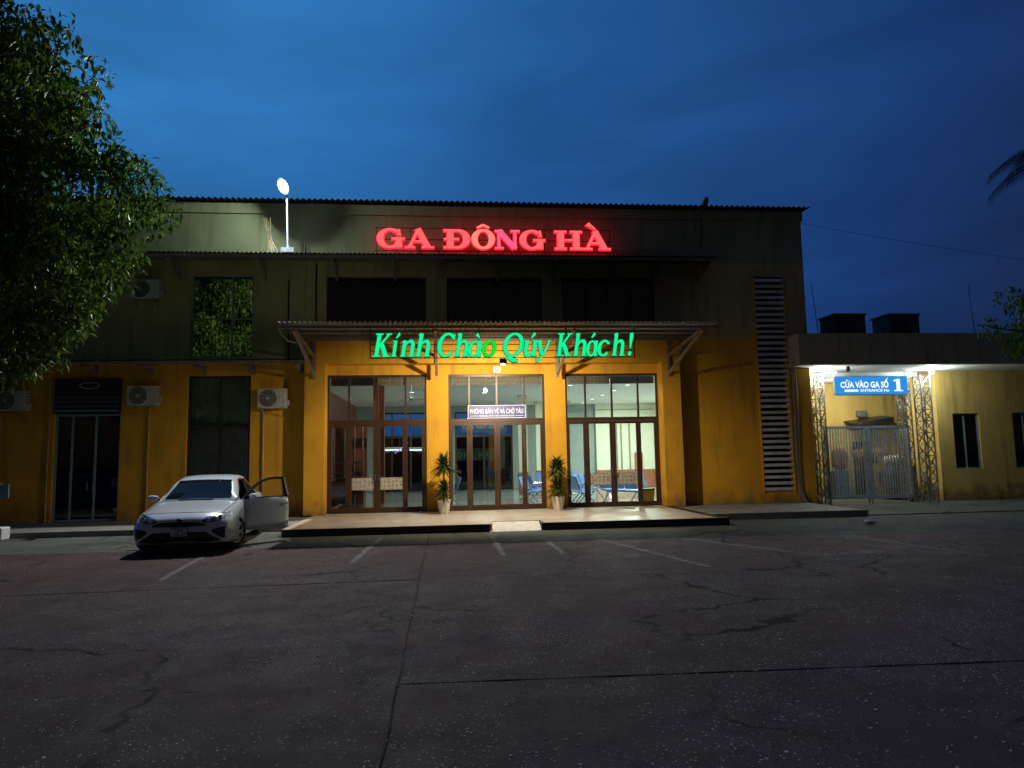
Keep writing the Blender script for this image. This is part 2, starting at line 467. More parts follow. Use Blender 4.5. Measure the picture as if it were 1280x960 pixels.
def lamp(name, kind, loc, power, col, parent=None, **kw):
    d = bpy.data.lights.new(name, kind); d.energy = power; d.color = col
    for k, v in kw.items():
        if k != 'aim': setattr(d, k, v)
    o = bpy.data.objects.new(name, d); COL.objects.link(o)
    off = root_offset(parent) if parent else Vector((0,0,0))
    o.location = Vector(loc)-off
    if parent: o.parent = parent
    if 'aim' in kw:
        o.rotation_euler = (Vector(kw['aim'])-Vector(loc)).to_track_quat('-Z', 'Y').to_euler()
    return o

def text_mesh(name, s, mat_, parent, x0, x1, z0, z1, y, depth=0.004, bold=0.0, spacing=1.0):
    """flat lettering facing -Y, fitted to the box x0..x1, z0..z1"""
    cu = bpy.data.curves.new(name, 'FONT'); cu.body = s; cu.size = 1.0
    cu.offset = bold; cu.extrude = 0.0; cu.space_character = spacing; cu.resolution_u = 3
    t = bpy.data.objects.new(name, cu); COL.objects.link(t)
    dg = bpy.context.evaluated_depsgraph_get(); dg.update()
    me = bpy.data.meshes.new_from_object(t.evaluated_get(dg))
    bpy.data.objects.remove(t); bpy.data.curves.remove(cu)
    xs = [v.co.x for v in me.vertices]; ys = [v.co.y for v in me.vertices]
    a, b_, c, d = min(xs), max(xs), min(ys), max(ys)
    off = root_offset(parent) if parent else Vector((0,0,0))
    for v in me.vertices:
        u = (v.co.x-a)/(b_-a); w = (v.co.y-c)/(d-c)
        v.co = Vector((x0+u*(x1-x0), y, z0+w*(z1-z0)))-off
    me.materials.clear(); me.materials.append(mat_)
    o = bpy.data.objects.new(name, me); COL.objects.link(o)
    if parent: o.parent = parent
    return o

# ================================================================== GROUND
WY = 21.3            # face of the main wall
mb = MB(); mb.add([(-600,-600,-0.06),(600,-600,-0.06),(600,600,-0.06),(-600,600,-0.06)], [(0,1,2,3)])
tag(mb.build('ground', M['base_ground']), kind='structure')

def jag_line(p0, p1, amp, seed, step=0.09):
    n = max(2, int((Vector(p1)-Vector(p0)).length/step)); out = []
    for i in range(n+1):
        t = i/n; x = p0[0]+(p1[0]-p0[0])*t; y = p0[1]+(p1[1]-p0[1])*t
        k = noise.fractal(Vector((x*2.2+seed, y*2.2, seed*3.1)), 1.0, 2.0, 4)
        d = (Vector(p1)-Vector(p0)).normalized()
        e = min(1, t*n/3, (1-t)*n/3)
        out.append((x-d.y*k*amp*e, y+d.x*k*amp*e))
    return out

mb = MB(); mb.add([(-36,-8,-0.016),(36,-8,-0.016),(36,18.3,-0.016),(-36,18.3,-0.016)], [(0,1,2,3)])
tag(mb.build('joint_dirt', M['base_ground']), kind='structure')
lot = empty('parking_lot', (0, 0, 0)); tag(lot, kind='structure')
XE = [-36, -10.4, -0.36, 9.8, 36]
YE = [-8, 0.75, 5.72, 10.55, 14.75, 18.3]
def yj(j, x): return YE[j] + (0 if j in (0, 5) else (-0.035 if j != 3 else 0.03)*x*(1 if abs(x) < 11 else 11/abs(x)))
for i in range(len(XE)-1):
    for j in range(len(YE)-1):
        wide = 0.022 if XE[i] == -0.36 or XE[i+1] == -0.36 else 0.012
        gx0, gx1 = (0.009 if XE[i] == -0.36 else 0.006), (0.009 if XE[i+1] == -0.36 else 0.006)
        gy = 0.0022
        a = (XE[i]+gx0, yj(j, XE[i])+gy); b = (XE[i+1]-gx1, yj(j, XE[i+1])+gy)
        c = (XE[i+1]-gx1, yj(j+1, XE[i+1])-gy); d = (XE[i]+gx0, yj(j+1, XE[i])-gy)
        far = i in (0, 3)
        st = 0.4 if far else 0.09
        ring = jag_line(a, b, 0.02, j+1, st)[:-1] + jag_line(b, c, 0.022 if XE[i+1] == -0.36 else 0.02, i+21, st)[:-1] \
             + jag_line(c, d, 0.02, j+2, st)[:-1] + jag_line(d, a, 0.022 if XE[i] == -0.36 else 0.02, i+40, st)[:-1]
        n = len(ring)
        cx = sum(p[0] for p in ring)/n; cy = sum(p[1] for p in ring)/n
        ins = []
        for p in ring:
            v = Vector((cx-p[0], cy-p[1])).normalized()
            ins.append((p[0]+v.x*0.012, p[1]+v.y*0.012))
        dz = -0.003*((i*7+j*5) % 3)
        vs = [(x, y, -0.055) for x, y in ring] + [(x, y, dz-0.007) for x, y in ring] + [(x, y, dz) for x, y in ins]
        fs = [(k, (k+1) % n, n+(k+1) % n, n+k) for k in range(n)] + [(n+k, n+(k+1) % n, 2*n+(k+1) % n, 2*n+k) for k in range(n)]
        fs.append(tuple(range(2*n, 3*n)))
        s = MB(); s.add(vs, fs); s.build('slab', M['apron'] if j == 4 else M['lot'], lot)

# faded bay lines
def worn_mat():
    m = mat('faded_line_paint', (0.55, 0.54, 0.52), 0.8, var=0.2, nscale=6)
    N, L = m.node_tree.nodes, m.node_tree.links
    b = N['Principled BSDF']
    n = N.new('ShaderNodeTexNoise'); n.inputs['Scale'].default_value = 9; n.inputs['Detail'].default_value = 8; n.inputs['Roughness'].default_value = 0.75
    L.new(N.new('ShaderNodeNewGeometry').outputs['Position'], n.inputs['Vector'])
    r = N.new('ShaderNodeMapRange'); r.inputs[1].default_value = 0.40; r.inputs[2].default_value = 0.56; r.inputs[4].default_value = 0.34
    L.new(n.outputs[0], r.inputs[0]); L.new(r.outputs[0], b.inputs['Alpha'])
    return m
M['line'] = worn_mat()
for (xa, ya, xb, yb) in [(-4.5, 14.6, -4.2, 11.2), (-1.40, 16.1, -1.56, 12.4), (1.04, 16.6, 1.04, 12.7), (2.07, 16.0, 2.12, 12.7),
                         (3.2, 14.7, 4.03, 10.7), (4.65, 14.9, 6.0, 12.0), (8.2, 14.7, 8.6, 11.2)]:
    s = MB(); d = (Vector((xb, yb))-Vector((xa, ya))).normalized(); w = 0.055
    s.add([(xa-d.y*w, ya+d.x*w, 0.004), (xa+d.y*w, ya-d.x*w, 0.004), (xb+d.y*w, yb-d.x*w, 0.004), (xb-d.y*w, yb+d.x*w, 0.004)], [(0,1,2,3)])
    tag(s.build('parking_line', M['line']), kind='structure')

# loose chips of stone and dry leaf bits
chip = [mat('pale_chip', (0.62, 0.58, 0.50), 0.7, var=0.2, nscale=30), mat('tan_chip', (0.45, 0.32, 0.16), 0.7, var=0.2, nscale=30),
        mat('grey_chip', (0.30, 0.28, 0.28), 0.7, var=0.2, nscale=30)]
mb = MB(); rr = random.Random(3)
n = 0
while n < 5000:
    y = 2.6 + 13.5*rr.random()**1.25; x = rr.uniform(-0.72, 0.80)*y*1.05 + 0.1*y
    if noise.noise(Vector((x*0.45, y*0.45, 2.0))) + rr.uniform(-0.35, 0.35) < -0.02: continue
    n += 1
    s = rr.uniform(0.003, 0.008) * (1.6 if rr.random() < 0.12 else 1); a0 = rr.random()*6.28; k = 5
    mb.mi = rr.choice([0, 0, 1, 2, 2])
    top = [(x+math.cos(a0+6.283*i/k)*s*rr.uniform(.6, 1.2), y+math.sin(a0+6.283*i/k)*s*rr.uniform(.6, 1.2), .0012+s*rr.uniform(.02, .12)) for i in range(k)]
    bot = [(p[0]+(p[0]-x)*.3, p[1]+(p[1]-y)*.3, -0.004) for p in top]
    mb.add(top+bot, [tuple(range(k))]+[(k+i, k+(i+1) % k, (i+1) % k, i) for i in range(k)])
tag(mb.build('gravel', chip), 'loose stone chips scattered over the worn parking lot', 'gravel', kind='stuff')

# platform in front of the hall, its ramp and the side pavements
PZ = 0.18
plat = empty('entrance_platform', (1.6, 16.85, 0)); tag(plat, kind='structure')
mb = MB()
mb.box(-3.70, 1.05, 16.875, 21.29, 0.0, PZ-0.012)
mb.box(1.05, 2.29, 17.30, 21.29, 0.0, PZ-0.012)
mb.box(2.29, 6.88, 16.875, 21.29, 0.0, PZ-0.012)
mb.build('step_core', M['riser'], plat)
# tiles, laid one by one
tb = MB(); tb.box(-0.3, 0.3, -0.3, 0.3, -0.012, 0.0)
tile0 = None; nt = 0
TX = [-3.70+0.6045*i for i in range(18)]
stuff_t = MB()
for i, x in enumerate(TX[:-1]):
    w = 0.6045
    cx = x+w/2
    for j in range(7):
        y0 = 16.845+0.635*j; cy = y0+0.3175
        if 1.0 < cx < 2.35 and j == 0: continue
        if tile0 is None:
            q = MB(); q.box(-w/2+0.002, w/2-0.002, -0.3155, 0.3155, -0.012, 0.0)
            tile0 = q.build('tile', M['tile'], plat, world=False)
            o = tile0
        else:
            o = tile0.copy(); COL.objects.link(o)
        o.location = (cx-1.6, cy-16.85, PZ+random.uniform(-0.0008, 0.0008))
mb = MB()
mb.add([(1.06,16.80,0.004),(2.28,16.80,0.004),(2.28,17.32,PZ+0.002),(1.06,17.32,PZ+0.002),(1.06,16.80,-0.02),(2.28,16.80,-0.02),(2.28,17.32,-0.02),(1.06,17.32,-0.02)],
       [(0,1,2,3),(4,5,1,0),(5,6,2,1),(7,4,0,3),(6,7,3,2)])
mb.build('ramp', M['white_paint'], plat)

mb = MB(); mb.box(6.885, 11.22, 18.12, 22.45, -0.03, 0.165)
tag(mb.build('sidewalk', M['kerb'], bevel=0.012), kind='structure')
mb = MB(); mb.box(-22, -3.705, 18.35, 21.29, -0.03, 0.14)
tag(mb.build('sidewalk', M['kerb'], bevel=0.012), kind='structure')
mb = MB(); mb.mi = 0
mb.box(11.23, 40, 18.32, 40, -0.05, 0.02)
tag(mb.build('forecourt', M['apron']), kind='structure')

# ================================================================== STATION BUILDING
SB = empty('station_building', (1.6, 21.3, 0), label='long two-storey ochre station building with a lit glass entrance hall', cat='building')
PX = [(-3.41, -0.50), (0.15, 3.07), (3.71, 6.61)]   # the three glazed portals
TOPZ = 9.46
# outer wall (ochre) with openings; the middle bay is closed by its own recessed wall
holes = [(-11.0, -9.2, 0.0, 4.18), (-7.38, -5.6, 0.9, 4.25), (-7.36, -5.58, 4.78, 7.27), (-4.0+0.59, 6.62, 0.0, 4.53),
         (-3.46, -0.5, 5.5, 7.25), (0.13, 3.07, 5.5, 7.25), (3.69, 6.63, 5.5, 7.25), (9.87, 10.82, 0.52, 7.31),
         (-14.6, -12.8, 0.9, 4.25), (-14.6, -12.8, 4.78, 7.27)]
for xa, xb, zt in ((-22, -3.9, 4.70), (-3.9, 11.55, 5.36)):
    mb = MB(); wall_grid(mb, xa, xb, 0.0, zt, WY, WY+0.25, [h for h in holes if h[2] < zt-.1]); mb.build('wall', M['ochre'], SB)
for xa, xb, zt in ((-22, -3.9, 4.702), (-3.9, 11.55, 5.362)):
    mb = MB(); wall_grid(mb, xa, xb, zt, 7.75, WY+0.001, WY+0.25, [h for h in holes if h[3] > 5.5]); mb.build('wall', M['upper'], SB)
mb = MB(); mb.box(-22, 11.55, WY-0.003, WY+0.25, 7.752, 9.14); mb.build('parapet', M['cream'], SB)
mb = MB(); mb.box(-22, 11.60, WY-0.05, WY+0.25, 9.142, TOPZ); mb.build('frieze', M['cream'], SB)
# side and back walls
mb = MB(); mb.box(11.30, 11.55, WY+0.252, 36, 0, TOPZ-0.05); mb.build('side_wall', M['ochre'], SB)
mb = MB(); wall_grid(mb, -22, 11.3, 0.0, TOPZ-0.05, 35.75, 36.0, [(-8, 9.5, 0.0, 4.45)]); mb.build('back_wall', M['ochre'], SB)
mb = MB(); mb.box(-22, -21.75, WY+0.252, 35.74, 0, TOPZ-0.05); mb.build('side_wall', M['ochre'], SB)
# projecting porch frame: two piers and a deep beam
mb = MB(); mb.box(-4.0, -3.41, 20.90, WY-0.002, PZ, 5.24); mb.build('pillar', M['ochre'], SB, bevel=0.008)
mb = MB(); mb.box(6.62, 7.20, 20.90, WY-0.002, PZ, 5.24); mb.build('pillar', M['ochre'], SB, bevel=0.008)
mb = MB(); mb.box(-3.408, 6.618, 20.902, WY-0.002, 4.53, 5.238); mb.build('porch_beam', M['ochre'], SB)
# recessed inner wall between the piers
mb = MB(); wall_grid(mb, -3.409, 6.619, PZ, 4.528, WY+0.02, WY+0.24, [(a, b, PZ-0.01, 4.24) for a, b in PX]); mb.build('inner_wall', M['ochre'], SB)
# roof sheet with corrugated eave
def corrugated(x0, x1, y0, z0, y1, z1, pitch, amp, name, m, parent, th=0.006):
    s = MB(); n = int((x1-x0)/pitch*6); row = []
    for y, z in ((y0, z0), (y1, z1)):
        for d in (0, th):
            row.append([(x0+(x1-x0)*i/n, y, z+d+amp*math.sin(2*math.pi*(x1-x0)*i/n/pitch)) for i in range(n+1)])
    vs = [p for r_ in row for p in r_]; k = n+1; fs = []
    for i in range(n):
        fs += [(i, 2*k+i, 2*k+i+1, i+1), (k+i, k+i+1, 3*k+i+1, 3*k+i), (i, i+1, k+i+1, k+i), (2*k+i, 3*k+i, 3*k+i+1, 2*k+i+1)]
    s.add(vs, fs)
    return s.build(name, m, parent)
corrugated(-22, 11.74, 20.98, TOPZ+0.045, 36.2, TOPZ+0.5, 0.17, 0.028, 'roof', M['roof'], SB)

# upper canopy
def bracket(x, yw, zw, yt, zt, parent, m, w=0.05, nm='bracket'):
    s = MB()
    s.bar((x, yw-0.02, zw), (x, yt, zt), w)                       # raking strut
    s.bar((x, yw-0.02, zt+0.04), (x, yt-0.05, zt+0.03), w, w*1.2)   # top rail
    s.bar((x, yw-0.03, zw-0.09), (x, yw-0.03, zt+0.08), w*1.2)      # wall leg
    ym = yw+(yt-yw)*0.45
    s.bar((x, ym, zw+(zt-zw)*0.45), (x, ym, zt+0.02), w*0.8)
    return s.build(nm, m, parent)
up_c = corrugated(-22, 8.2, 20.1, 7.60, WY-0.01, 7.74, 0.125, 0.02, 'upper_canopy', M['roof'], SB)
mb = MB()
mb.box(-22, 8.14, 20.14, 20.19, 7.49, 7.572); mb.box(-22, 8.14, 20.7, 20.75, 7.53, 7.63)
mb.build('purlin', M['steel'], up_c)
for x in (-12.6, -10.1, -7.67, -5.24, -3.15, -1.42, 0.0, 1.7, 3.4, 5.2, 6.6, 8.04):
    bracket(x, WY, 7.18, 20.2, 7.47, up_c, M['steel'], 0.055)
# lower canopy over the left wing
lo_c = corrugated(-22, -3.80, 20.15, 4.55, WY-0.01, 4.72, 0.125, 0.018, 'side_canopy', M['roof'], SB)
mb = MB(); mb.box(-22, -3.86, 20.19, 20.24, 4.455, 4.528); mb.build('purlin', M['steel'], lo_c)
for x in (-12.5, -9.9, -8.35, -6.9, -5.51, -4.16):
    bracket(x, WY, 4.36, 20.4, 4.45, lo_c, M['steel'], 0.06)

# porch canopy
po_c = corrugated(-4.07, 7.22, 17.62, 5.13, 20.88, 5.33, 0.125, 0.03, 'porch_canopy', M['porch_roof'], SB)
mb = MB()
for y, z in ((17.75, 5.035), (18.7, 5.09), (19.8, 5.16)):
    mb.box(-4.02, 7.18, y, y+0.06, z-0.035, z+0.03)
mb.build('purlin', M['galv'], po_c)
mb = MB(); mb.box(-4.02, 7.18, 20.80, 20.87, 5.19, 5.26); mb.build('ledger', M['steel'], po_c)
for x, yw in ((-3.71, 20.9), (-0.19, 20.9), (3.41, 20.9), (6.84, 20.9)):
    s = MB()
    zt = 5.0
    s.bar((x, yw-0.04, 4.18), (x, 17.95, zt), 0.07, 0.07)
    s.bar((x, yw-0.04, 4.72), (x, 18.2, zt+0.0), 0.06, 0.07)
    s.bar((x, yw-0.035, 4.08), (x, yw-0.035, 5.2), 0.08, 0.06, up=(0, 1, 0))
    s.bar((x, 19.6, 4.55), (x, 19.6, 4.86), 0.05)
    s.build('bracket', M['steel'], po_c)
    t = MB(); t.cyl((x-0.05, 18.9, 5.15), (x+(-0.55 if x < 3 else 0.55) if abs(x) > 1 and x < 3 or x > 5 else x, WY-0.02, 6.05), 0.012, n=6)
    t.build('tie_rod', M['galv'], po_c)
mb = MB(); mb.tube([(-4.05, 17.8, 5.0), (-3.98, 17.85, 4.86), (-3.85, 17.95, 4.72), (-3.66, 18.2, 4.7)], 0.012); mb.build('loose_cable', M['white_plastic'], po_c)

# ---- portals: brown framed glazing with transom lights and double doors
DY = WY+0.11
def portal(x0, x1, idx):
    f = MB(); fwid = 0.06
    y0, y1 = DY-0.04, DY+0.04
    f.box(x0+0.002, x0+fwid, y0, y1, PZ, 4.238); f.box(x1-fwid, x1-0.002, y0, y1, PZ, 4.238)
    f.box(x0+fwid, x1-fwid, y0+0.001, y1-0.001, 4.17, 4.238); f.box(x0+fwid, x1-fwid, y0+0.001, y1-0.001, 2.79, 2.90)
    f.box(x0+fwid, x1-fwid, y0-0.001, y1+0.001, PZ, PZ+0.05)
    fr = f.build('entrance_frame', M['brown_alu'], SB)
    w = x1-x0
    cols = [x0+fwid, x0+w*0.215, x0+w*0.5, x0+w*0.785, x1-fwid]
    for k in range(1, 4):                               # transom mullions
        s = MB(); s.box(cols[k]-0.028, cols[k]+0.028, y0+0.004, y1-0.004, 2.902, 4.168); s.build('mullion', M['brown_alu'], fr)
    for k in range(4):                                  # transom panes
        s = MB(); s.box(cols[k]+0.0285*(k > 0), cols[k+1]-0.0285*(k < 3), DY-0.004, DY+0.004, 2.9, 4.17); s.build('pane', M['glass'], fr)
        s = MB(); s.box(cols[k]+0.03, cols[k+1]-0.03, DY+0.008, DY+0.010, 3.93, 4.165); s.build('frosted_band', M['band'], fr)
    dw = 0.085
    for k in range(4):                                  # side lights and the two leaves
        a, b = cols[k]+0.004, cols[k+1]-0.004
        s = MB(); t = dw if k in (1, 2) else 0.05
        t0, t1 = (t, t) if k in (1, 2) else (t, t+0.03)
        s.box(a, a+t0, y0+0.01, y1-0.01, PZ+0.052, 2.786); s.box(b-t1, b, y0+0.01, y1-0.01, PZ+0.052, 2.786)
        s.box(a+t0, b-t1, y0+0.012, y1-0.012, 2.70, 2.786); s.box(a+t0, b-t1, y0+0.012, y1-0.012, PZ+0.052, PZ+0.15)
        s.build('door_leaf' if k in (1, 2) else 'side_light', M['brown_alu'], fr)
        s = MB(); s.box(a+t0, b-t1, DY-0.004, DY+0.004, PZ+0.15, 2.70); s.build('pane', M['glass'], fr)
        if k in (1, 2) and idx != 1:
            s = MB(); s.box(a+t0, b-t1, DY-0.0075, DY-0.005, 0.84, 1.20); s.build('door_decal', M['decal'], fr)
    for sx in (-1, 1):
        s = MB(); s.tube([(cols[2]+sx*0.05, y0, 1.10), (cols[2]+sx*0.05, y0-0.05, 1.11), (cols[2]+sx*0.05, y0-0.05, 1.31), (cols[2]+sx*0.05, y0, 1.32)], 0.011)
        s.build('door_handle', M['chrome'], fr)
        for z in (0.45, 1.5, 2.5):
            s = MB(); s.cyl((cols[2]+sx*w*0.285, y0-0.008, z-0.07), (cols[2]+sx*w*0.285, y0-0.008, z+0.07), 0.012, n=8); s.build('hinge', M['dark_steel'], fr)
    return fr

def pattern_mat(name, base, mark, scale, alpha=1.0):
    """printed ring ornament"""
    m = mat(name, base, 0.6, var=0.04)
    N, L = m.node_tree.nodes, m.node_tree.links
    b = N['Principled BSDF']
    g = N.new('ShaderNodeNewGeometry')
    mp_ = N.new('ShaderNodeMapping'); mp_.inputs['Scale'].default_value = (scale, 0.0, scale)
    L.new(g.outputs['Position'], mp_.inputs[0])
    v = N.new('ShaderNodeTexVoronoi'); v.inputs['Scale'].default_value = 1.0; v.inputs['Randomness'].default_value = 0.35
    L.new(mp_.outputs[0], v.inputs['Vector'])
    r = N.new('ShaderNodeValToRGB'); r.color_ramp.interpolation = 'CONSTANT'
    r.color_ramp.elements[0].color = (*mark, 1); r.color_ramp.elements[0].position = 0.0
    r.color_ramp.elements[1].color = (*base, 1); r.color_ramp.elements[1].position = 0.10
    e1 = r.color_ramp.elements.new(0.24); e1.color = (*mark, 1)
    e2 = r.color_ramp.elements.new(0.38); e2.color = (*base, 1)
    L.new(v.outputs['Distance'], r.inputs[0]); L.new(r.outputs[0], b.inputs['Base Color'])
    b.inputs['Alpha'].default_value = alpha
    return m
M['decal'] = pattern_mat('ring_print_film', (0.40, 0.38, 0.33), (0.15, 0.14, 0.12), 8.5)
M['band'] = pattern_mat('frosted_ring_film', (0.30, 0.22, 0.16), (0.15, 0.10, 0.07), 9.0, 0.8)
frames = [portal(a, b, i) for i, (a, b) in enumerate(PX)]

# ---- left wing ground floor: shop door and window
def window(x0, x1, z0, z1, cols_, rows_, fm, gm, parent, y=None, fw_=0.07, curtain=None, name='window', cuts=None):
    y = WY+0.12 if y is None else y
    s = MB(); y0, y1 = y-0.035, y+0.035
    s.box(x0+.002, x0+fw_, y0, y1, z0+.002, z1-.002); s.box(x1-fw_, x1-.002, y0, y1, z0+.002, z1-.002)
    s.box(x0+fw_, x1-fw_, y0, y1, z1-fw_, z1-.002); s.box(x0+fw_, x1-fw_, y0, y1, z0+.002, z0+fw_)
    w = s.build(name, fm, parent)
    xs = [x0+fw_+(x1-x0-2*fw_)*t for t in cols_]; zs = [z0+fw_+(z1-z0-2*fw_)*t for t in rows_]
    s = MB()
    for x in xs[1:-1]: s.box(x-fw_*.45, x+fw_*.45, y0+.003, y1-.003, z0+fw_, z1-fw_)
    if len(xs) > 2: s.build('mullion', fm, w)
    s = MB()
    for z in zs[1:-1]: s.box(x0+fw_, x1-fw_, y0+.006, y1-.006, z-fw_*.55, z+fw_*.55)
    if len(zs) > 2: s.build('transom', fm, w)
    for i in range(len(xs)-1):
        for k in range(len(zs)-1):
            s = MB(); s.box(xs[i]+.01, xs[i+1]-.01, y-.004, y+.004, zs[k]+.01, zs[k+1]-.01); s.build('pane', gm, w)
    if curtain:
        s = MB(); n = int((x1-x0)/0.09); pts = []
        for i in range(n*4+1):
            x = x0+(x1-x0)*i/(n*4); pts.append((x, y+0.12+0.018*math.sin(i*math.pi/2)))
        vs = [(x, yy, z0) for x, yy in pts]+[(x, yy, z1) for x, yy in pts]; k = len(pts)
        s.smooth = True
        s.add(vs, [(i, i+1, k+i+1, k+i) for i in range(k-1)]); s.build('curtain', curtain, w)
    return w
window(-7.38, -5.60, 0.9, 4.25, [0, .5, 1], [0, .56, 1], M['dark_frame'], M['glass'], SB, curtain=M['blind'])
window(-7.36, -5.58, 4.78, 7.27, [0, .66, 1], [0, .47, 1], M['blue_alu'], M['mirror_glass'], SB, fw_=0.05)
window(-14.6, -12.8, 0.9, 4.25, [0, .5, 1], [0, .56, 1], M['dark_frame'], M['dim_glass'], SB, curtain=M['blind'])
window(-14.6, -12.8, 4.78, 7.27, [0, .66, 1], [0, .47, 1], M['blue_alu'], M['dim_glass'], SB, fw_=0.05, curtain=M['blind'])
sd = window(-11.0, -9.2, 0.14, 3.18, [0, .24, .62, 1], [0, 1], M['blue_alu'], M['dim_glass'], SB, fw_=0.06, name='shop_door')
for x in (-10.05, -9.9):
    s = MB(); s.tube([(x, WY+0.08, 1.0), (x, WY+0.03, 1.0), (x, WY+0.03, 1.25), (x, WY+0.08, 1.25)], 0.012); s.build('door_handle', M['chrome'], sd)
# upper loggia openings: sill walls, dark back, tinted panes
for i, (a, b) in enumerate(((-3.46, -0.5), (0.13, 3.07), (3.69, 6.63))):
    window(a, b, 5.5, 7.25, [0, .25, .5, .75, 1], [0, 1], M['dark_frame'], M['loggia'] if 'loggia' in M else M['dim_glass'], SB, y=WY+0.2, fw_=0.05)
# rooms behind the windows (unlit, the dark is in their colour)
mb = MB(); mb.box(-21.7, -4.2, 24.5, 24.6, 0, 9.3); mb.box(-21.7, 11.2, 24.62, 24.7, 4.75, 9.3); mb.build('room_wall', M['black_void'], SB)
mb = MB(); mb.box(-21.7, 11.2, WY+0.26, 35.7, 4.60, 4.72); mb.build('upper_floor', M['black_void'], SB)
# louvre shaft: 36 slats
mb = MB()
mb.box(9.83, 9.868, WY-0.03, WY+0.2, 0.50, 7.33); mb.box(10.822, 10.86, WY-0.03, WY+0.2, 0.50, 7.33)
lv = mb.build('louvre', M['ochre'], SB)
mb = MB(); mb.box(9.868, 10.822, WY+0.22, WY+0.24, 0.50, 7.33); mb.build('shaft_back', M['black_void'], lv)
s0 = None
for k in range(37):
    z = 0.60+k*(6.68/36.5)
    if s0 is None:
        q = MB(); q.box(-0.4745, 0.4745, -0.085, 0.10, -0.044, 0.044)
        s0 = q.build('slat', M['slat'], lv, world=False); o = s0
    else:
        o = s0.copy(); COL.objects.link(o)
    o.location = (10.345-1.6, 0.06, z)
    o.rotation_euler = (R(random.uniform(-5, 5)), 0, R(random.uniform(-.3, .3)))

# ---- hall interior
HX0, HX1, HYB, HZ = -4.3, 10.6, 35.0, 4.30
mb = MB(); mb.box(HX0, HX1, WY+0.12, HYB+0.3, -0.03, PZ-0.012); mb.build('hall_floor', M['hall_floor'], SB)
mb = MB(); mb.box(HX0, HX1, WY+0.252, HYB, HZ, HZ+0.12); mb.build('hall_ceiling', M['soffit'], SB)
mb = MB(); mb.box(HX0, HX0+0.1, WY+0.252, HYB, PZ, HZ-.002); mb.build('hall_wall', M['mahogany'], SB)
mb = MB(); mb.box(HX1-0.1, HX1, WY+0.252, HYB, PZ, HZ-.002); mb.build('hall_wall', M['hall_wall'], SB)
mb = MB(); mb.box(7.55, HX1-0.102, 34.8, 34.99, 1.02, HZ-.002); mb.build('hall_wall', M['hall_wall'], SB)
mb = MB(); mb.box(7.53, HX1-0.102, 34.77, 34.985, PZ, 1.018); mb.build('dado', M['terracotta'], SB)
mb = MB(); mb.box(7.55, HX1-0.102, 34.74, 34.797, 3.98, 4.03); mb.build('cornice', M['hall_grey'], SB)
mb = MB(); mb.box(9.45, 9.85, 34.70, 34.77, 1.03, 1.85); mb.build('notice_board', M['terracotta'], SB)
for x in (8.55, 8.78, 9.2):
    s = MB(); s.box(x, x+0.055, 34.73, 34.795, 1.04, 3.3); s.build('conduit', M['steel'], SB)
mb = MB(); mb.box(5.4, 7.0, 34.90, 34.99, PZ, 3.9); mb.build('hall_back_panel', M['hall_grey'], SB)
# columns with terracotta bases
for x, y in ((3.12, 29.4), (4.25, 32.6), (-2.35, 24.2)):
    left = x < 0
    s = MB(); s.box(x, x+0.36, y, y+0.36, 1.1, HZ-.002); c_ = s.build('hall_column', M['mahogany'] if left else M['hall_wall'], SB)
    s = MB(); s.box(x-0.01, x+0.37, y-0.01, y+0.37, PZ, 1.098); s.build('column_base', M['mahogany'] if left else M['terracotta'], c_)
# back wall: glazed doors to the tracks, beam above
mb = MB(); wall_grid(mb, HX0+.1, HX1-.1, PZ, HZ-.002, HYB, HYB+0.2, [(-3.4, 0.2, PZ-.01, 4.0), (0.55, 3.4, PZ-.01, 4.0)]); mb.build('hall_back_wall', M['hall_grey'], SB)
for (a, b) in ((-3.4, 0.2), (0.55, 3.4)):
    s = MB(); ya, yb = HYB+0.06, HYB+0.12
    s.box(a, a+.08, ya, yb, PZ, 4.0); s.box(b-.08, b, ya, yb, PZ, 4.0); s.box(a+.08, b-.08, ya, yb, 3.92, 4.0); s.box(a+.08, b-.08, ya, yb, 2.75, 2.87)
    g = s.build('rear_door_frame', M['brown_alu'], SB)
    for k in range(1, 4):
        x = a+(b-a)*k/4
        s = MB(); s.box(x-.05, x+.05, ya+.003, yb-.003, PZ, 2.748); s.box(x-.03, x+.03, ya+.003, yb-.003, 2.872, 3.918); s.build('mullion', M['brown_alu'], g)
    for k in range(4):
        s = MB(); s.box(a+(b-a)*k/4+.05, a+(b-a)*(k+1)/4-.05, ya+.025, ya+.03, PZ+.02, 3.96); s.build('pane', M['glass'], g)
SBp = SB
exec_later = []

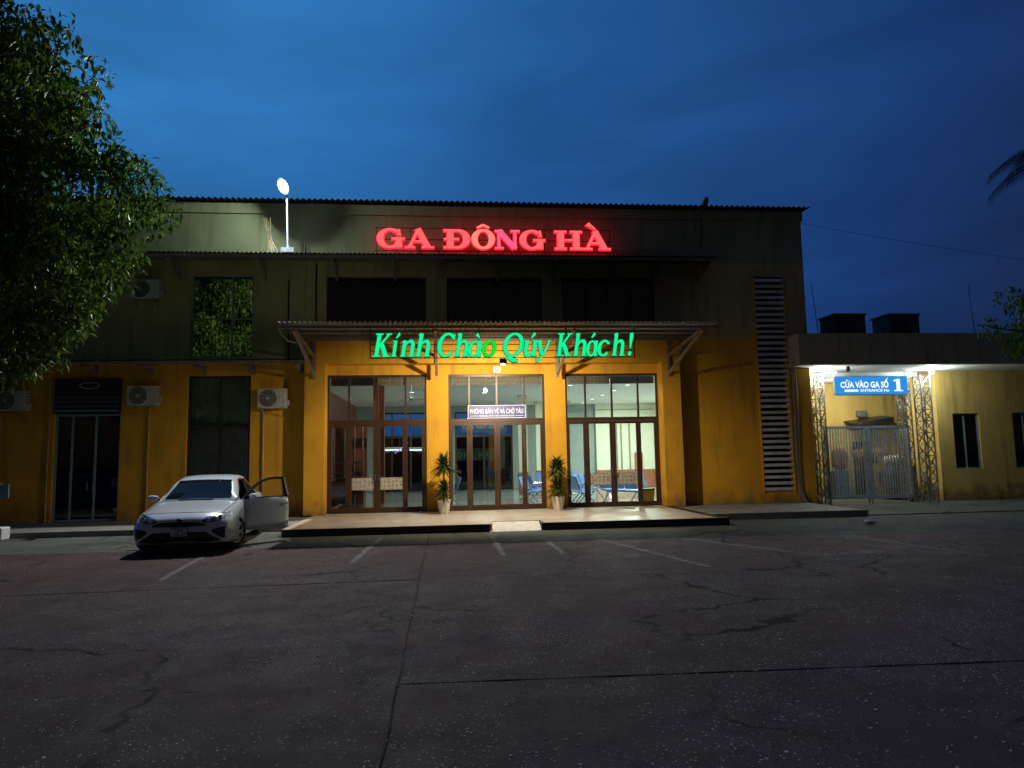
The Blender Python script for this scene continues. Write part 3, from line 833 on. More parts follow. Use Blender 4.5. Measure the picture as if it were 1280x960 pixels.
# things in the hall ------------------------------------------------
dl_spots = [(x, y) for x in (6.75, 4.6) for y in (25.4, 27.5, 29.6, 31.7, 33.8)] + [(1.6, 23.6), (1.6, 28.0), (-1.2, 27.5)]
ORD = ['nearest the doors', 'second from the doors', 'third from the doors', 'fourth from the doors', 'farthest from the doors']
def dl_name(x, y):
    if x > 4:
        row = [q for q in dl_spots if q[0] == x]
        return 'round ceiling downlight, %s, in the %s row' % (ORD[[q[1] for q in row].index(y)], 'right-hand' if x > 5 else 'inner')
    return {23.6: 'round ceiling downlight just inside the centre doors', 28.0: 'round ceiling downlight deep in the hall behind the centre doors', 27.5: 'round ceiling downlight over the dim left part of the hall'}[y]
dl0 = None
for (x, y) in dl_spots:
    if dl0 is None:
        dl0 = empty('ceiling_light', (0, 0, 0))
        s = MB(); s.lathe([(0.11, 0.0), (0.125, -0.012), (0.10, -0.016), (0.095, -0.004)], n=20); s.build('trim_ring', M['white_plastic'], dl0)
        s = MB(); s.cyl((0,0,-0.004), (0,0,-0.010), 0.094, n=20); s.build('lens', M['downlight'], dl0)
        o = dl0
    else: o = copy_tree(dl0)
    o.location = (x, y, HZ-0.001)
    tag(o, dl_name(x, y), 'ceiling light', 'downlights in the hall ceiling')
HALL = (0.90, 1.0, 0.90)
for (x, y, p) in ((6.7, 24.4, 210), (4.7, 23.4, 150), (8.6, 31.6, 330), (6.0, 29.0, 150), (1.7, 24.6, 48), (1.7, 30.5, 70), (-1.6, 30.0, 32), (-1.4, 23.8, 9)):
    lamp('downlight_lamp', 'AREA', (x, y, HZ-0.03), p, HALL, None, shape='DISK', size=0.4)

# ceiling fans
def fan(x, y, label):
    f = empty('ceiling_fan', (x, y, HZ), label=label, cat='fan', group='ceiling fans in the hall')
    s = MB(); s.cyl((0,0,0), (0,0,-0.55), 0.012, n=8); s.lathe([(0.05, 0), (0.06, -0.03), (0.02, -0.06)], n=14); s.build('rod', M['white_plastic'], f, world=False)
    s = MB(); s.smooth = True; s.lathe([(0.0, -0.50), (0.06, -0.51), (0.12, -0.57), (0.11, -0.62), (0.0, -0.64)], n=18); s.build('motor', M['white_plastic'], f, world=False)
    for k in range(3):
        a = k*2.094+0.4; s = MB(); c, q = math.cos(a), math.sin(a)
        s.bar((c*.1, q*.1, -0.58), (c*.68, q*.68, -0.585), 0.12, 0.008); s.build('blade', M['white_plastic'], f, world=False)
    return f
fan(4.62, 25.6, 'white ceiling fan seen through the transom of the right-hand doors')
fan(-1.05, 23.9, 'white ceiling fan nearest the glass above the left-hand doors')
fan(-0.70, 26.6, 'white ceiling fan hanging lower behind the first above the left-hand doors')

# waiting benches
def bench_proto():
    b = empty('waiting_bench', (0, 0, 0))
    s = MB(); s.bar((-0.9, 0, 0.36), (0.9, 0, 0.36), 0.06, 0.05); s.build('beam', M['chrome'], b, world=False)
    for k in (-1, 0, 1):
        x = k*0.6
        s = MB(); s.add([(x-.26,-.22,.45),(x+.26,-.22,.45),(x+.26,.22,.41),(x-.26,.22,.41),(x-.26,-.22,.41),(x+.26,-.22,.41),(x+.26,.22,.37),(x-.26,.22,.37)],
                        [(0,1,2,3),(7,6,5,4),(0,4,5,1),(1,5,6,2),(2,6,7,3),(3,7,4,0)])
        s.build('seat', M['blue_seat'], b, world=False, bevel=0.015)
        s = MB(); s.add([(x-.26,.20,.46),(x+.26,.20,.46),(x+.26,.36,.92),(x-.26,.36,.92),(x-.26,.24,.45),(x+.26,.24,.45),(x+.26,.40,.91),(x-.26,.40,.91)],
                        [(0,1,2,3),(7,6,5,4),(0,4,5,1),(1,5,6,2),(2,6,7,3),(3,7,4,0)])
        s.build('backrest', M['blue_seat'], b, world=False, bevel=0.015)
    for x in (-0.88, -0.3, 0.3, 0.88):
        s = MB(); s.tube([(x,.2,.42), (x,.16,.62), (x,-.2,.64), (x,-.24,.60)], 0.014); s.build('armrest', M['chrome'], b, world=False)
    for x in (-0.62, 0.62):
        s = MB(); s.bar((x,0,.36), (x,-.30,.02), .045, .03); s.bar((x,0,.36), (x,.30,.02), .045, .03); s.build('leg', M['chrome'], b, world=False)
        s = MB(); s.cyl((x,-.31,0), (x,-.31,.025), .03, n=8); s.cyl((x,.31,0), (x,.31,.025), .03, n=8); s.build('foot_pad', M['black_plastic'], b, world=False)
    return b
b0 = bench_proto()
spots = [((4.55, 23.2), 88, 'blue three-seat waiting bench just inside the right doors beside the potted plant'),
         ((5.15, 24.9), 60, 'blue waiting bench seen through the middle of the right-hand door leaves'),
         ((6.55, 25.6), 4, 'blue waiting bench just behind the yellow and green bin'),
         ((6.0, 23.6), 120, 'blue waiting bench with bright crossed legs behind the right door leaf'),
         ((3.25, 25.8), 100, 'blue waiting bench beside the pale yellow hall column'),
         ((3.0, 24.0), 75, 'blue waiting bench inside the right side light of the centre doors'),
         ((0.15, 24.6), -88, 'dim waiting bench inside the left side light of the centre doors'),
         ((4.6, 28.8), 0, 'blue waiting bench farthest back, facing the front doors')]
for i, ((x, y), a, lb) in enumerate(spots):
    o = b0 if i == 0 else copy_tree(b0)
    o.location = (x, y, PZ-0.012); o.rotation_euler = (0, 0, R(a)); tag(o, lb, 'bench', 'waiting benches in the hall')

# ticket counter, left
tk = empty('ticket_counter', (-3.0, 22.4, PZ), label='mahogany ticket counter with metal posts behind the left doors', cat='counter')
mb = MB(); mb.box(-3.42, -2.45, 22.3, 22.9, PZ-.012, 1.15); mb.build('desk', M['mahogany'], tk, bevel=0.01)
mb = MB(); mb.box(-3.46, -2.40, 22.24, 22.95, 1.152, 1.20); mb.build('counter_top', M['mahogany'], tk, bevel=0.008)
for x in (-3.36, -3.05, -2.75, -2.5):
    s = MB(); s.cyl((x, 22.4, 1.2), (x, 22.4, 2.78), 0.025, n=10); s.build('post', M['galv'], tk)
mb = MB(); mb.box(-3.4, -2.45, 22.38, 22.42, 1.30, 1.36); mb.box(-3.4, -2.45, 22.38, 22.42, 1.62, 1.68); mb.build('rail', M['galv'], tk)
mb = MB(); mb.box(-3.44, -2.42, 22.96, 23.02, 1.2, 2.9); mb.build('back_panel', M['mahogany'], tk)
# waste bins
def bin_(x, y, w, label, body, band):
    b = empty('waste_bin', (x, y, PZ), label=label, cat='bin')
    s = MB(); s.add([(-w*.42,-w*.4,0),(w*.42,-w*.4,0),(w*.42,w*.4,0),(-w*.42,w*.4,0),(-w*.5,-w*.48,.46),(w*.5,-w*.48,.46),(w*.5,w*.48,.46),(-w*.5,w*.48,.46)],
                    [(0,3,2,1),(0,1,5,4),(1,2,6,5),(2,3,7,6),(3,0,4,7),(4,5,6,7)])
    s.build('bin_body', body, b, world=False, bevel=0.012)
    s = MB(); s.box(-w*.52, w*.52, -w*.5, w*.5, .462, .50); s.build('bin_rim', band, b, world=False, bevel=0.008)
    return b
bb = bin_(-2.86, 22.02, 0.38, 'black waste bin inside the left-hand glass doors', M['black_plastic'], M['black_plastic'])
M['bin_yellow'] = mat('yellow_bin', (0.60, 0.36, 0.03), 0.45, var=0.1)
M['bin_green'] = mat('green_bin', (0.04, 0.30, 0.06), 0.45, var=0.1)
yb_ = bin_(6.32, 21.95, 0.40, 'yellow and green waste bin inside the right edge of the right-hand doors', M['bin_yellow'], M['black_plastic'])
s = MB(); s.box(-.215, -.175, -.2, .2, .02, .45); s.build('green_stripe', M['bin_green'], yb_, world=False)
# back of the hall: door sign, platform sign, tubes
ds = empty('door_sign', (1.9, 34.95, 3.0), label='dim blue door sign lettered CỬA VÀO GA SỐ', cat='sign')
mb = MB(); mb.box(0.85, 3.1, 34.93, 34.985, 2.98, 3.45); mb.build('panel', mat('dim_blue_panel', (0.05, 0.13, 0.22), 0.5, var=0.05), ds)
text_mesh('lettering', 'CỬA VÀO GA SỐ', M['print_white'], ds, 0.95, 2.95, 3.17, 3.40, 34.925)
pg = empty('platform_sign', (1.1, 38.2, 0), label='green board lettered ĐÔNG HÀ beyond the rear glass doors', cat='sign')
mb = MB(); mb.box(0.05, 2.75, 38.2, 38.25, 1.60, 2.25); mb.build('panel', mat('green_board', (0.02, 0.16, 0.09), 0.5, var=0.05), pg)
mb = MB(); mb.cyl((0.35,38.225,-.05), (0.35,38.225,1.59), .04, n=8); mb.cyl((2.4,38.225,-.05), (2.4,38.225,1.59), .04, n=8); mb.build('leg', M['galv'], pg)
text_mesh('lettering', 'ĐÔNG HÀ', M['print_white'], pg, 0.4, 2.4, 1.74, 2.14, 38.195, bold=-0.012, spacing=1.5)
tw = empty('boundary_wall', (2, 46, 0), label='dark wall across the tracks seen through the rear doors', cat='wall')
mb = MB(); mb.box(-20, 24, 46, 46.3, -.05, 3.05); mb.build('wall', M['base_ground'], tw)
mb = MB(); mb.box(-20, 24, 45.95, 46.35, 3.052, 3.15); mb.build('coping', M['base_ground'], tw)
for x, z, L_ in ((-3.1, 2.15, 1.25), (-1.55, 2.13, 1.2), (-0.25, 2.13, 0.4)):
    t = empty('tube_light', (x, 32.2, z), label={-3.1: 'fluorescent tube glowing behind the first left door leaf', -1.55: 'brightest fluorescent tube, behind the right leaf of the left doors',
              -0.25: 'short fluorescent tube at the right edge of the left doors'}[x], cat='light', group='fluorescent tubes at the back of the hall')
    s = MB(); s.box(x, x+L_, 32.2, 32.26, z+.04, z+.12); s.build('batten', M['white_plastic'], t)
    s = MB(); s.cyl((x+.03, 32.22, z), (x+L_-.03, 32.22, z), 0.02, n=10); s.build('tube', M['tube_light'], t)
    s = MB(); s.cyl((x+.1, 32.23, z+.12), (x+.1, 32.23, HZ), .006, n=6); s.cyl((x+L_-.1, 32.23, z+.12), (x+L_-.1, 32.23, HZ), .006, n=6); s.build('hanger', M['galv'], t)
mb = MB(); mb.cyl((-1.62, 24.0, 1.92), (-1.18, 24.0, 2.28), 0.012, n=8)  # glowing rod stands in for an LED sign reflected in the glass
tag(mb.build('led_reflection', M['reflected_led']), 'thin slanting purple glow standing in for an LED reflection in the left glass', 'light')

# ================================================================== LETTERS
class Glyph:
    """strokes in a unit box: each stroke is a ribbon (points, widths, closed)"""
    def __init__(self): self.st = []
    def rib(self, pts, ws, closed=False):
        if not isinstance(ws, (list, tuple)): ws = [ws]*len(pts)
        self.st.append((pts, list(ws), closed)); return self
    def ring(self, cx, cy, rx, ry, wt, wk, a0=0, a1=360, n=28, tilt=0):
        full = abs(a1-a0) >= 360; pts, ws = [], []
        k = n if full else n+1
        for i in range(k):
            a = R(a0+(a1-a0)*i/n)
            w = wt+(wk-wt)*abs(math.cos(a+R(tilt)))**1.4
            pts.append((cx+(rx-w/2)*math.cos(a), cy+(ry-w/2)*math.sin(a))); ws.append(w)
        self.st.append((pts, ws, full)); return self
    def slab(self, x0, x1, y0, y1): return self.rib([(x0, (y0+y1)/2), (x1, (y0+y1)/2)], y1-y0)
    def serif(self, x, w, y, h=0.055): return self.slab(x-w/2, x+w/2, y-h/2, y+h/2)

def smooth(pts, ws, n=6):
    """Catmull-Rom resample"""
    P_, W_ = [], []
    for i in range(len(pts)-1):
        p0, p1, p2, p3 = pts[max(i-1, 0)], pts[i], pts[i+1], pts[min(i+2, len(pts)-1)]
        for k in range(n):
            t = k/n
            P_.append(tuple(0.5*((2*p1[c])+(-p0[c]+p2[c])*t+(2*p0[c]-5*p1[c]+4*p2[c]-p3[c])*t*t+(-p0[c]+3*p1[c]-3*p2[c]+p3[c])*t**3) for c in (0, 1)))
            W_.append(ws[i]+(ws[i+1]-ws[i])*t)
    P_.append(pts[-1]); W_.append(ws[-1])
    return P_, W_

def ribbon_polys(pts, ws, closed, grow=0.0):
    n = len(pts); L_, R_ = [], []
    for i in range(n):
        a = pts[(i-1) % n] if closed or i > 0 else pts[i]
        b = pts[(i+1) % n] if closed or i < n-1 else pts[i]
        d = Vector((b[0]-a[0], b[1]-a[1])).normalized() if a != b else Vector((1, 0))
        w = ws[i]/2+grow
        ex = Vector((0, 0))
        if grow and not closed:
            if i == 0: ex = -d*grow
            if i == n-1: ex = d*grow
        L_.append((pts[i][0]-d.y*w+ex.x, pts[i][1]+d.x*w+ex.y)); R_.append((pts[i][0]+d.y*w+ex.x, pts[i][1]-d.x*w+ex.y))
    return L_, R_

def letter(parent, gl, box, shear, y, depth, mats, grow, name='letter', fat=1.0):
    """box = x0,x1,z of glyph y=0, z of glyph y=1 ; mats = face, side"""
    G_ = gl
    G_.st = [(p_, [w_*fat for w_ in q_], c_) for p_, q_, c_ in G_.st]
    # bounds after shear
    xs = []
    for pts, ws, cl in G_.st:
        a, b = ribbon_polys(pts, ws, cl)
        xs += [p[0]+shear*p[1] for p in a+b]
    bx0, bx1 = min(xs), max(xs)
    x0, x1, z0, z1 = box
    def T(p, yy): return (x0+(p[0]+shear*p[1]-bx0)/(bx1-bx0)*(x1-x0), yy, z0+p[1]*(z1-z0))
    m = MB()
    for si, (pts, ws, cl) in enumerate(G_.st):
        a, b = ribbon_polys(pts, ws, cl); n = len(a)
        yf = y-0.0015*si-0.001
        m.mi = 0
        m.add([T(p, yf) for p in a]+[T(p, yf) for p in b], [(i, n+i, n+(i+1) % n, (i+1) % n) for i in range(n if cl else n-1)])
        a, b = ribbon_polys(pts, ws, cl, grow)
        yb, yc = y+0.012+0.0007*si, y+depth
        m.mi = 1
        k = n if cl else n-1
        m.add([T(p, yb) for p in a]+[T(p, yb) for p in b]+[T(p, yc) for p in a]+[T(p, yc) for p in b],
              [(i, n+i, n+(i+1) % n, (i+1) % n) for i in range(k)] + [(i, (i+1) % n, 2*n+(i+1) % n, 2*n+i) for i in range(k)]
              + [(n+i, 3*n+i, 3*n+(i+1) % n, n+(i+1) % n) for i in range(k)]
              + [(2*n+i, 2*n+(i+1) % n, 3*n+(i+1) % n, 3*n+i) for i in range(k)]
              + ([] if cl else [(0, 2*n, 3*n, n), (n-1, 2*n-1, 4*n-1, 3*n-1)]))
    return m.build(name, mats, parent)

# --- slab capitals for the roof sign
def cap_G():
    g = Glyph(); g.ring(.52, .5, .52, .52, .12, .27, 52, 318)
    g.slab(.58, 1.08, .42, .54); g.slab(.74, .98, .02, .44); g.rib([(.86, .66), (.86, .98)], [.16, .05]); return g
def cap_A(acc=False):
    g = Glyph(); g.rib([(.17, .05), (.52, .98)], .11); g.rib([(.50, 1.0), (.89, .05)], .24); g.slab(.36, .74, .30, .40); g.slab(-.02, .38, 0, .10); g.slab(.66, 1.14, 0, .10)
    if acc: g.rib([(.20, 1.38), (.52, 1.08)], [.2, .07])
    return g
def cap_D():
    g = Glyph(); g.slab(.0, .58, .88, 1.0); g.slab(.0, .58, 0, .12); g.rib([(.24, .05), (.24, .95)], .24)
    pts = [(.5+.34*math.cos(R(a)), .5+.44*math.sin(R(a))) for a in range(90, -91, -10)]
    g.rib(pts, [.12+.14*abs(math.cos(R(a)))**1.3 for a in range(90, -91, -10)]); g.slab(.02, .56, .44, .55); return g
def cap_O():
    g = Glyph(); g.ring(.5, .5, .53, .53, .12, .28); g.rib([(.24, 1.10), (.50, 1.25)], .10); g.rib([(.50, 1.25), (.76, 1.10)], .10); return g
def cap_N():
    g = Glyph(); g.slab(0, .34, .89, 1.0); g.rib([(.17, .05), (.17, .95)], .12); g.slab(.0, .36, 0, .10); g.rib([(.16, .97), (.84, .05)], .25)
    g.rib([(.86, .02), (.86, .95)], .12); g.slab(.68, 1.06, .89, 1.0); return g
def cap_H():
    g = Glyph()
    for x in (.22, .80): g.rib([(x, .05), (x, .95)], .24); g.slab(x-.22, x+.22, .89, 1.0); g.slab(x-.22, x+.22, 0, .11)
    g.slab(.3, .72, .45, .55); return g

ns = empty('station_name_sign', (1.6, 20.8, 7.74), label='red glowing roof sign lettered GA ĐÔNG HÀ', cat='sign')
KX = (5.12+1.93)/(763-471)
def rx(px): return -1.93+(px-471)*KX
RY = 20.80
for gl, a, b in ((cap_G(), 471, 505), (cap_A(), 505, 541), (cap_D(), 553, 586), (cap_O(), 587.5, 617), (cap_N(), 617, 648), (cap_G(), 648, 680.5), (cap_H(), 692.5, 727.5), (cap_A(True), 728, 764)):
    letter(ns, gl, (rx(a), rx(b), 7.985, 8.575), 0, RY, 0.10, [M['red_warm'] if a == 587.5 else M['red_rose'] if a == 617 else M['red_face'], M['red_side']], 0.018)
for z in (7.93, 8.28, 8.63):
    s = MB(); s.box(-2.0, 5.2, RY+0.105, RY+0.13, z-.008, z+.008); s.build('sign_rail', M['dark_steel'], ns)
for k in range(8):
    x = -1.95+k*7.1/7
    s = MB(); s.box(x-.009, x+.009, RY+0.131, RY+0.16, 7.70, 8.64); s.build('sign_post', M['dark_steel'], ns)
    s = MB(); s.bar((x, RY+.16, 8.3), (x, WY-0.005, 8.3), .025); s.build('wall_stay', M['dark_steel'], ns)

# --- italic letters for the welcome sign
XH = 0.69
def lK():
    g = Glyph(); g.rib([(.24, .02), (.24, .98)], .21); g.serif(.24, .46, .975); g.serif(.24, .50, .025)
    g.rib([(.30, .42), (.80, .95)], [.10, .10]); g.serif(.80, .34, .975); g.rib([(.40, .58), (.56, .38), (.80, .02)], [.18, .22, .20]); g.serif(.84, .42, .025); return g
def foot(g, x): g.serif(x, .34, .022, .045)
def lh():
    g = Glyph(); g.rib([(.17, .01), (.17, 1.0)], .19); g.rib([(.02, .93), (.17, 1.0)], [.05, .08]); foot(g, .17)
    p, w = smooth([(.20, .44), (.34, .62), (.50, .655), (.62, .56), (.64, .30), (.64, .01)], [.05, .10, .13, .18, .19, .19]); g.rib(p, w); foot(g, .66); return g
def ln():
    g = Glyph(); g.rib([(.17, .01), (.17, XH)], .19); g.rib([(.01, XH-.07), (.17, XH)], [.05, .08]); foot(g, .17)
    p, w = smooth([(.20, .44), (.34, .62), (.50, .655), (.62, .56), (.64, .30), (.64, .01)], [.05, .10, .13, .18, .19, .19]); g.rib(p, w); foot(g, .66); return g
def acute(g, x, y=.80): g.rib([(x, y), (x+.20, y+.20)], [.06, .15]); return g
def grave(g, x, y=.80): g.rib([(x, y+.18), (x+.18, y)], [.15, .06]); return g
def li():
    g = Glyph(); g.rib([(.2, .01), (.2, XH)], .19); g.serif(.15, .26, XH-.025, .05); foot(g, .2); return acute(g, .2)
def lC():
    g = Glyph(); g.ring(.52, .5, .52, .53, .09, .21, 48, 318); g.rib([(.86, .72), (.88, .98)], [.10, .05]); return g
def la(f):
    g = Glyph(); g.ring(.33, .33, .34, .355, .07, .18); p, w = smooth([(.60, .68), (.60, .3), (.62, .06), (.76, .06)], [.18, .18, .16, .05]); g.rib(p, w)
    return f(g, .25 if f is acute else .34)
def lo():
    g = Glyph(); g.ring(.37, .34, .38, .365, .08, .19); return g
def lQ():
    g = Glyph(); g.ring(.55, .5, .55, .53, .09, .20)
    p, w = smooth([(.26, -.12), (.42, -.06), (.62, -.16), (.92, -.20)], [.06, .14, .16, .10]); g.rib(p, w); g.rib([(.5, .02), (.34, -.10)], [.12, .08]); return g
def lu():
    g = Glyph(); p, w = smooth([(.16, XH), (.16, .25), (.22, .08), (.40, .05), (.58, .24)], [.19, .19, .17, .12, .05]); g.rib(p, w); g.serif(.12, .24, XH-.025, .05)
    g.rib([(.63, XH), (.63, .01)], .19); g.serif(.58, .24, XH-.025, .05); g.serif(.70, .22, .022, .045); return acute(g, .36)
def ly():
    g = Glyph(); g.rib([(.18, XH-.02), (.44, .06)], [.20, .18]); g.serif(.16, .32, XH-.025, .05)
    p, w = smooth([(.82, XH-.05), (.55, .10), (.32, -.15), (.12, -.20)], [.13, .10, .10, .15]); g.rib(p, w); g.serif(.82, .26, XH-.025, .05); return g
def lc():
    g = Glyph(); g.ring(.36, .34, .37, .365, .08, .19, 50, 318); g.rib([(.58, .52), (.60, .60)], [.16, .14]); return g
def lx():
    g = Glyph(); g.rib([(.2, .32), (.2, .7), (.2, 1.02)], [.06, .18, .22]); g.rib([(.2, .0), (.2, .03), (.2, .10), (.2, .17), (.2, .20)], [.06, .16, .21, .16, .06]); return g
ws_ = empty('welcome_sign', (1.55, 17.4, 4.2), label='green glowing italic sign lettered Kính Chào Qúy Khách!', cat='sign')
GK = (4.84+1.725)/(793-465)
def gx(px): return -1.725+(px-465)*GK
GY = 17.40
for gl, a, b in ((lK(), 465, 489.5), (li(), 488, 500), (ln(), 498.5, 517), (lh(), 517, 536), (lC(), 544.5, 567), (lh(), 565, 583), (la(grave), 582, 600), (lo(), 599.5, 617.5),
                 (lQ(), 625.5, 652), (lu(), 651.5, 669), (ly(), 666.5, 686.5), (lK(), 691, 713.5), (lh(), 713, 731), (la(acute), 730.5, 746), (lc(), 744.5, 761.5), (lh(), 762.5, 779.5), (lx(), 783.5, 792.5)):
    deep = gl.st and a == 599.5
    letter(ws_, gl, (gx(a), gx(b), 4.225, 4.80), 0.22, GY, 0.07, [M['green_deep'] if deep else M['green_face'], M['green_side']], 0.020, fat=1.13)
for z in (4.20, 4.375, 4.535, 4.70):
    s = MB(); s.box(-1.78, 4.86, GY+.072, GY+.090, z-.008, z+.008); s.build('sign_rail', M['dark_steel'], ws_)
for x in (-1.775, 0.9, 3.1, 4.855):
    s = MB(); s.box(x-.012, x+.012, GY+.091, GY+.115, 4.19, 5.02); s.build('sign_post', M['dark_steel'], ws_)
    s = MB(); s.bar((x, GY+.1, 5.01), (x, 17.8, 5.03), .024); s.build('hanger', M['dark_steel'], ws_)

# porch lamp on the bottom rail of the welcome sign, throwing its light on the front
pl = empty('porch_lamp', (1.50, 17.55, 4.12), label='small glaring white lamp under the green letters above the centre doors', cat='lamp')
mb = MB(); mb.box(1.41, 1.59, 17.495, 17.56, 4.06, 4.185); mb.build('housing', M['dark_steel'], pl)
mb = MB(); mb.lathe([(0.0, 0.0), (0.035, 0.01), (0.05, 0.04), (0.035, 0.075), (0.0, 0.085)], c=(1.50, 17.60, 4.02), n=16); mb.build('lens', M['bulb'], pl)
lamp('porch_light', 'SPOT', (1.50, 17.66, 4.13), 1230, (1.0, 0.86, 0.62), pl, aim=(1.5, 20.2, 1.0), spot_size=R(163), spot_blend=0.56, shadow_soft_size=0.05)

# ================================================================== LIGHT POLE ON THE CANOPY, SECOND UNLIT LAMP
fl = empty('flood_light', (-4.42, 20.45, 7.72), label='lit street lamp on a thin pole standing on the upper canopy', cat='street lamp', group='street lamps along the roof')
mb = MB(); mb.cyl((-4.42,20.45,7.70), (-4.47,20.45,9.42), .028, .024, n=10); mb.build('pole', M['gate'], fl)
mb = MB(); mb.box(-4.60,-4.24,20.36,20.54,7.70,7.84); mb.build('base_box', M['gate'], fl)
mb = MB(); mb.tube([(-4.47,20.45,9.40), (-4.49,20.42,9.50), (-4.52,20.34,9.56)], .024); mb.build('arm', M['galv'], fl)
# head: flat LED lantern, its face to the yard; the housing throws its own shadow on the wall behind
hc = Vector((-4.55, 20.30, 9.62)); hn = Vector((-0.10, -0.95, -0.31)).normalized(); hd = Vector((-0.35, 0, 1)); hd = (hd-hn*hd.dot(hn)).normalized(); hs = hn.cross(hd)
mb = MB(); pr = []
for a in range(0, 360, 20):
    pr.append((0.25*math.cos(R(a)), 0.145*math.sin(R(a))))
k = len(pr)
mb.add([hc+hd*u+hs*w for u, w in pr]+[hc+hd*u*.8+hs*w*.7-hn*0.07 for u, w in pr], [tuple(range(k)), tuple(range(k, 2*k))[::-1]]+[(i, k+i, k+(i+1) % k, (i+1) % k) for i in range(k)])
mb.build('lamp_head', M['dark_steel'], fl)
for u0_ in (-.145, .0, .145):
    mb = MB(); mb.add([hc+hd*(u0_*.85+.055*math.cos(R(a)))+hs*.075*math.sin(R(a))+hn*0.006 for a in range(0, 360, 20)], [tuple(range(18))]); mb.build('lens', M['lens'], fl)
lamp('flood_spill', 'POINT', hc+hn*0.058, 300, (0.90, 1.0, 0.90), fl, shadow_soft_size=0.045)
lamp('flood_beam', 'SPOT', hc+hn*0.08, 3300, (1.0, 0.99, 0.97), fl, aim=(-3.5, 11.5, 0.0), spot_size=R(128), spot_blend=0.6, shadow_soft_size=0.05)
ol = empty('flood_light', (8.2, 21.1, 8.9), label='unlit dark street lamp head rising above the roof edge', cat='street lamp', group='street lamps along the roof')
mb = MB(); mb.cyl((8.14,21.12,8.2), (8.16,21.08,9.36), .026, n=8); mb.bar((8.14,21.14,8.4), (8.14,21.30,8.4), .03); mb.build('pole', M['dark_steel'], ol)
c2 = Vector((8.27, 20.98, 9.56)); d2 = Vector((0.30, -0.15, 0.94)).normalized(); s2 = Vector((1, 0, -.3)); s2 = (s2-d2*s2.dot(d2)).normalized(); n2 = d2.cross(s2)
mb = MB(); pr = [(0.25*math.cos(R(a)), 0.095*math.sin(R(a))) for a in range(0, 360, 20)]
mb.add([c2+d2*u+s2*w+n2*.03 for u, w in pr]+[c2+d2*u*.85+s2*w*.75-n2*.05 for u, w in pr], [tuple(range(k)), tuple(range(k, 2*k))[::-1]]+[(i, k+i, k+(i+1) % k, (i+1) % k) for i in range(k)])
mb.build('lamp_head', M['dark_steel'], ol)
for t in (-.09, 0.03):
    s = MB(); p = c2+d2*t; s.add([p+d2*u*.13+s2*w*.28+n2*.034 for u, w in pr], [tuple(range(k))]); s.build('lens', M['white_plastic'], ol)
# twig-like bundle of old antenna wires left of the pole
mb = MB(); rr = random.Random(5)
for k in range(7):
    x = -4.95+rr.uniform(-.28, .26); mb.tube([(x, 20.55, 7.73), (-4.98+rr.uniform(-.06, .06), 20.6, 8.2), (-5.05+rr.uniform(-.12, .12), 20.66, 8.55+rr.uniform(0, .28))], [.012, .012, .006], n=5)
tag(mb.build('wire_bundle', mat('old_wire', (0.20, 0.17, 0.10), 0.8, var=0.2)), 'splayed bundle of bare wires standing on the upper canopy left of the lit lamp', 'wires')
mb = MB(); mb.cyl((-3.95, 20.5, 7.70), (-3.95, 20.5, 8.02), .02, n=8)
tag(mb.build('pipe_stub', M['dark_steel']), 'short dark pipe stub on the upper canopy right of the lit lamp', 'pipe')

# ================================================================== OUTDOOR UNITS, PIPES
def ac_proto():
    a = empty('outdoor_unit', (0, 0, 0))
    s = MB(); s.box(-.40, .40, -.33, -.03, -.28, .28); s.build('casing', M['white_plastic'], a, world=False, bevel=0.012)
    s = MB(); s.lathe([(0.0, -.335), (.21, -.335), (.235, -.345), (.245, -.335)], c=(-.10, 0, 0), axis='y', n=24); s.build('fan_grille', M['grille'], a, world=False)
    s = MB()
    for r_ in (.07, .12, .17, .21):
        pts = [(-.10+r_*math.cos(R(t)), -.352, r_*math.sin(R(t))) for t in range(0, 361, 15)]
        s.tube(pts, .005, n=4)
    for t in range(0, 360, 45): s.bar((-.10, -.352, 0), (-.10+.22*math.cos(R(t)), -.352, .22*math.sin(R(t))), .007)
    s.cyl((-.10, -.35, 0), (-.10, -.36, 0), .04, n=12)
    s.build('wire_guard', M['white_plastic'], a, world=False)
    s = MB()
    for z in (-.2, -.12, -.04, .04, .12, .2): s.box(.401, .404, -.28, -.08, z-.012, z+.012)
    s.build('side_vent', M['grille'], a, world=False)
    for x in (-.28, .28):
        s = MB(); s.box(x-.02, x+.02, -.36, 0, -.315, -.285); s.bar((x, -.30, -.31), (x, -.01, -.52), .02); s.build('bracket', M['steel'], a, world=False)
    s = MB(); s.box(.402, .46, -.22, -.10, -.20, -.05); s.build('valve_cover', M['white_plastic'], a, world=False)
    return a
a0 = ac_proto()
for i, (x, z, lb) in enumerate([(-4.93, 3.55, 'white air conditioner unit between the tall window and the porch pier'), (-8.52, 3.66, 'shaded air conditioner unit on the wall above the parked car'),
                                (-8.55, 6.75, 'air conditioner unit high on the wall half hidden by the tree'), (-12.05, 3.55, 'air conditioner unit at the far left edge of the wall')]):
    o = a0 if i == 0 else copy_tree(a0)
    o.location = (x, WY, z); tag(o, lb, 'air conditioner', 'air conditioner units on the front wall')
def pipe(x, z0, z1, label, r=.022, m=None):
    s = MB(); s.tube([(x, WY-.035, z1), (x, WY-.035, (z0+z1)/2), (x+.012, WY-.035, z0)], r, n=8)
    for z in (z0+.4, (z0+z1)/2, z1-.3): s.box(x-.035, x+.035, WY-.06, WY-.001, z-.012, z+.012)
    tag(s.build('drain_pipe', m or M['pvc']), label, 'pipe', 'drain pipes on the front wall')
pipe(-8.42, .15, 3.34, 'ochre drain pipe below the shaded air conditioner above the car')
pipe(-5.22, .15, 3.22, 'ochre drain pipe below the air conditioner nearest the porch')
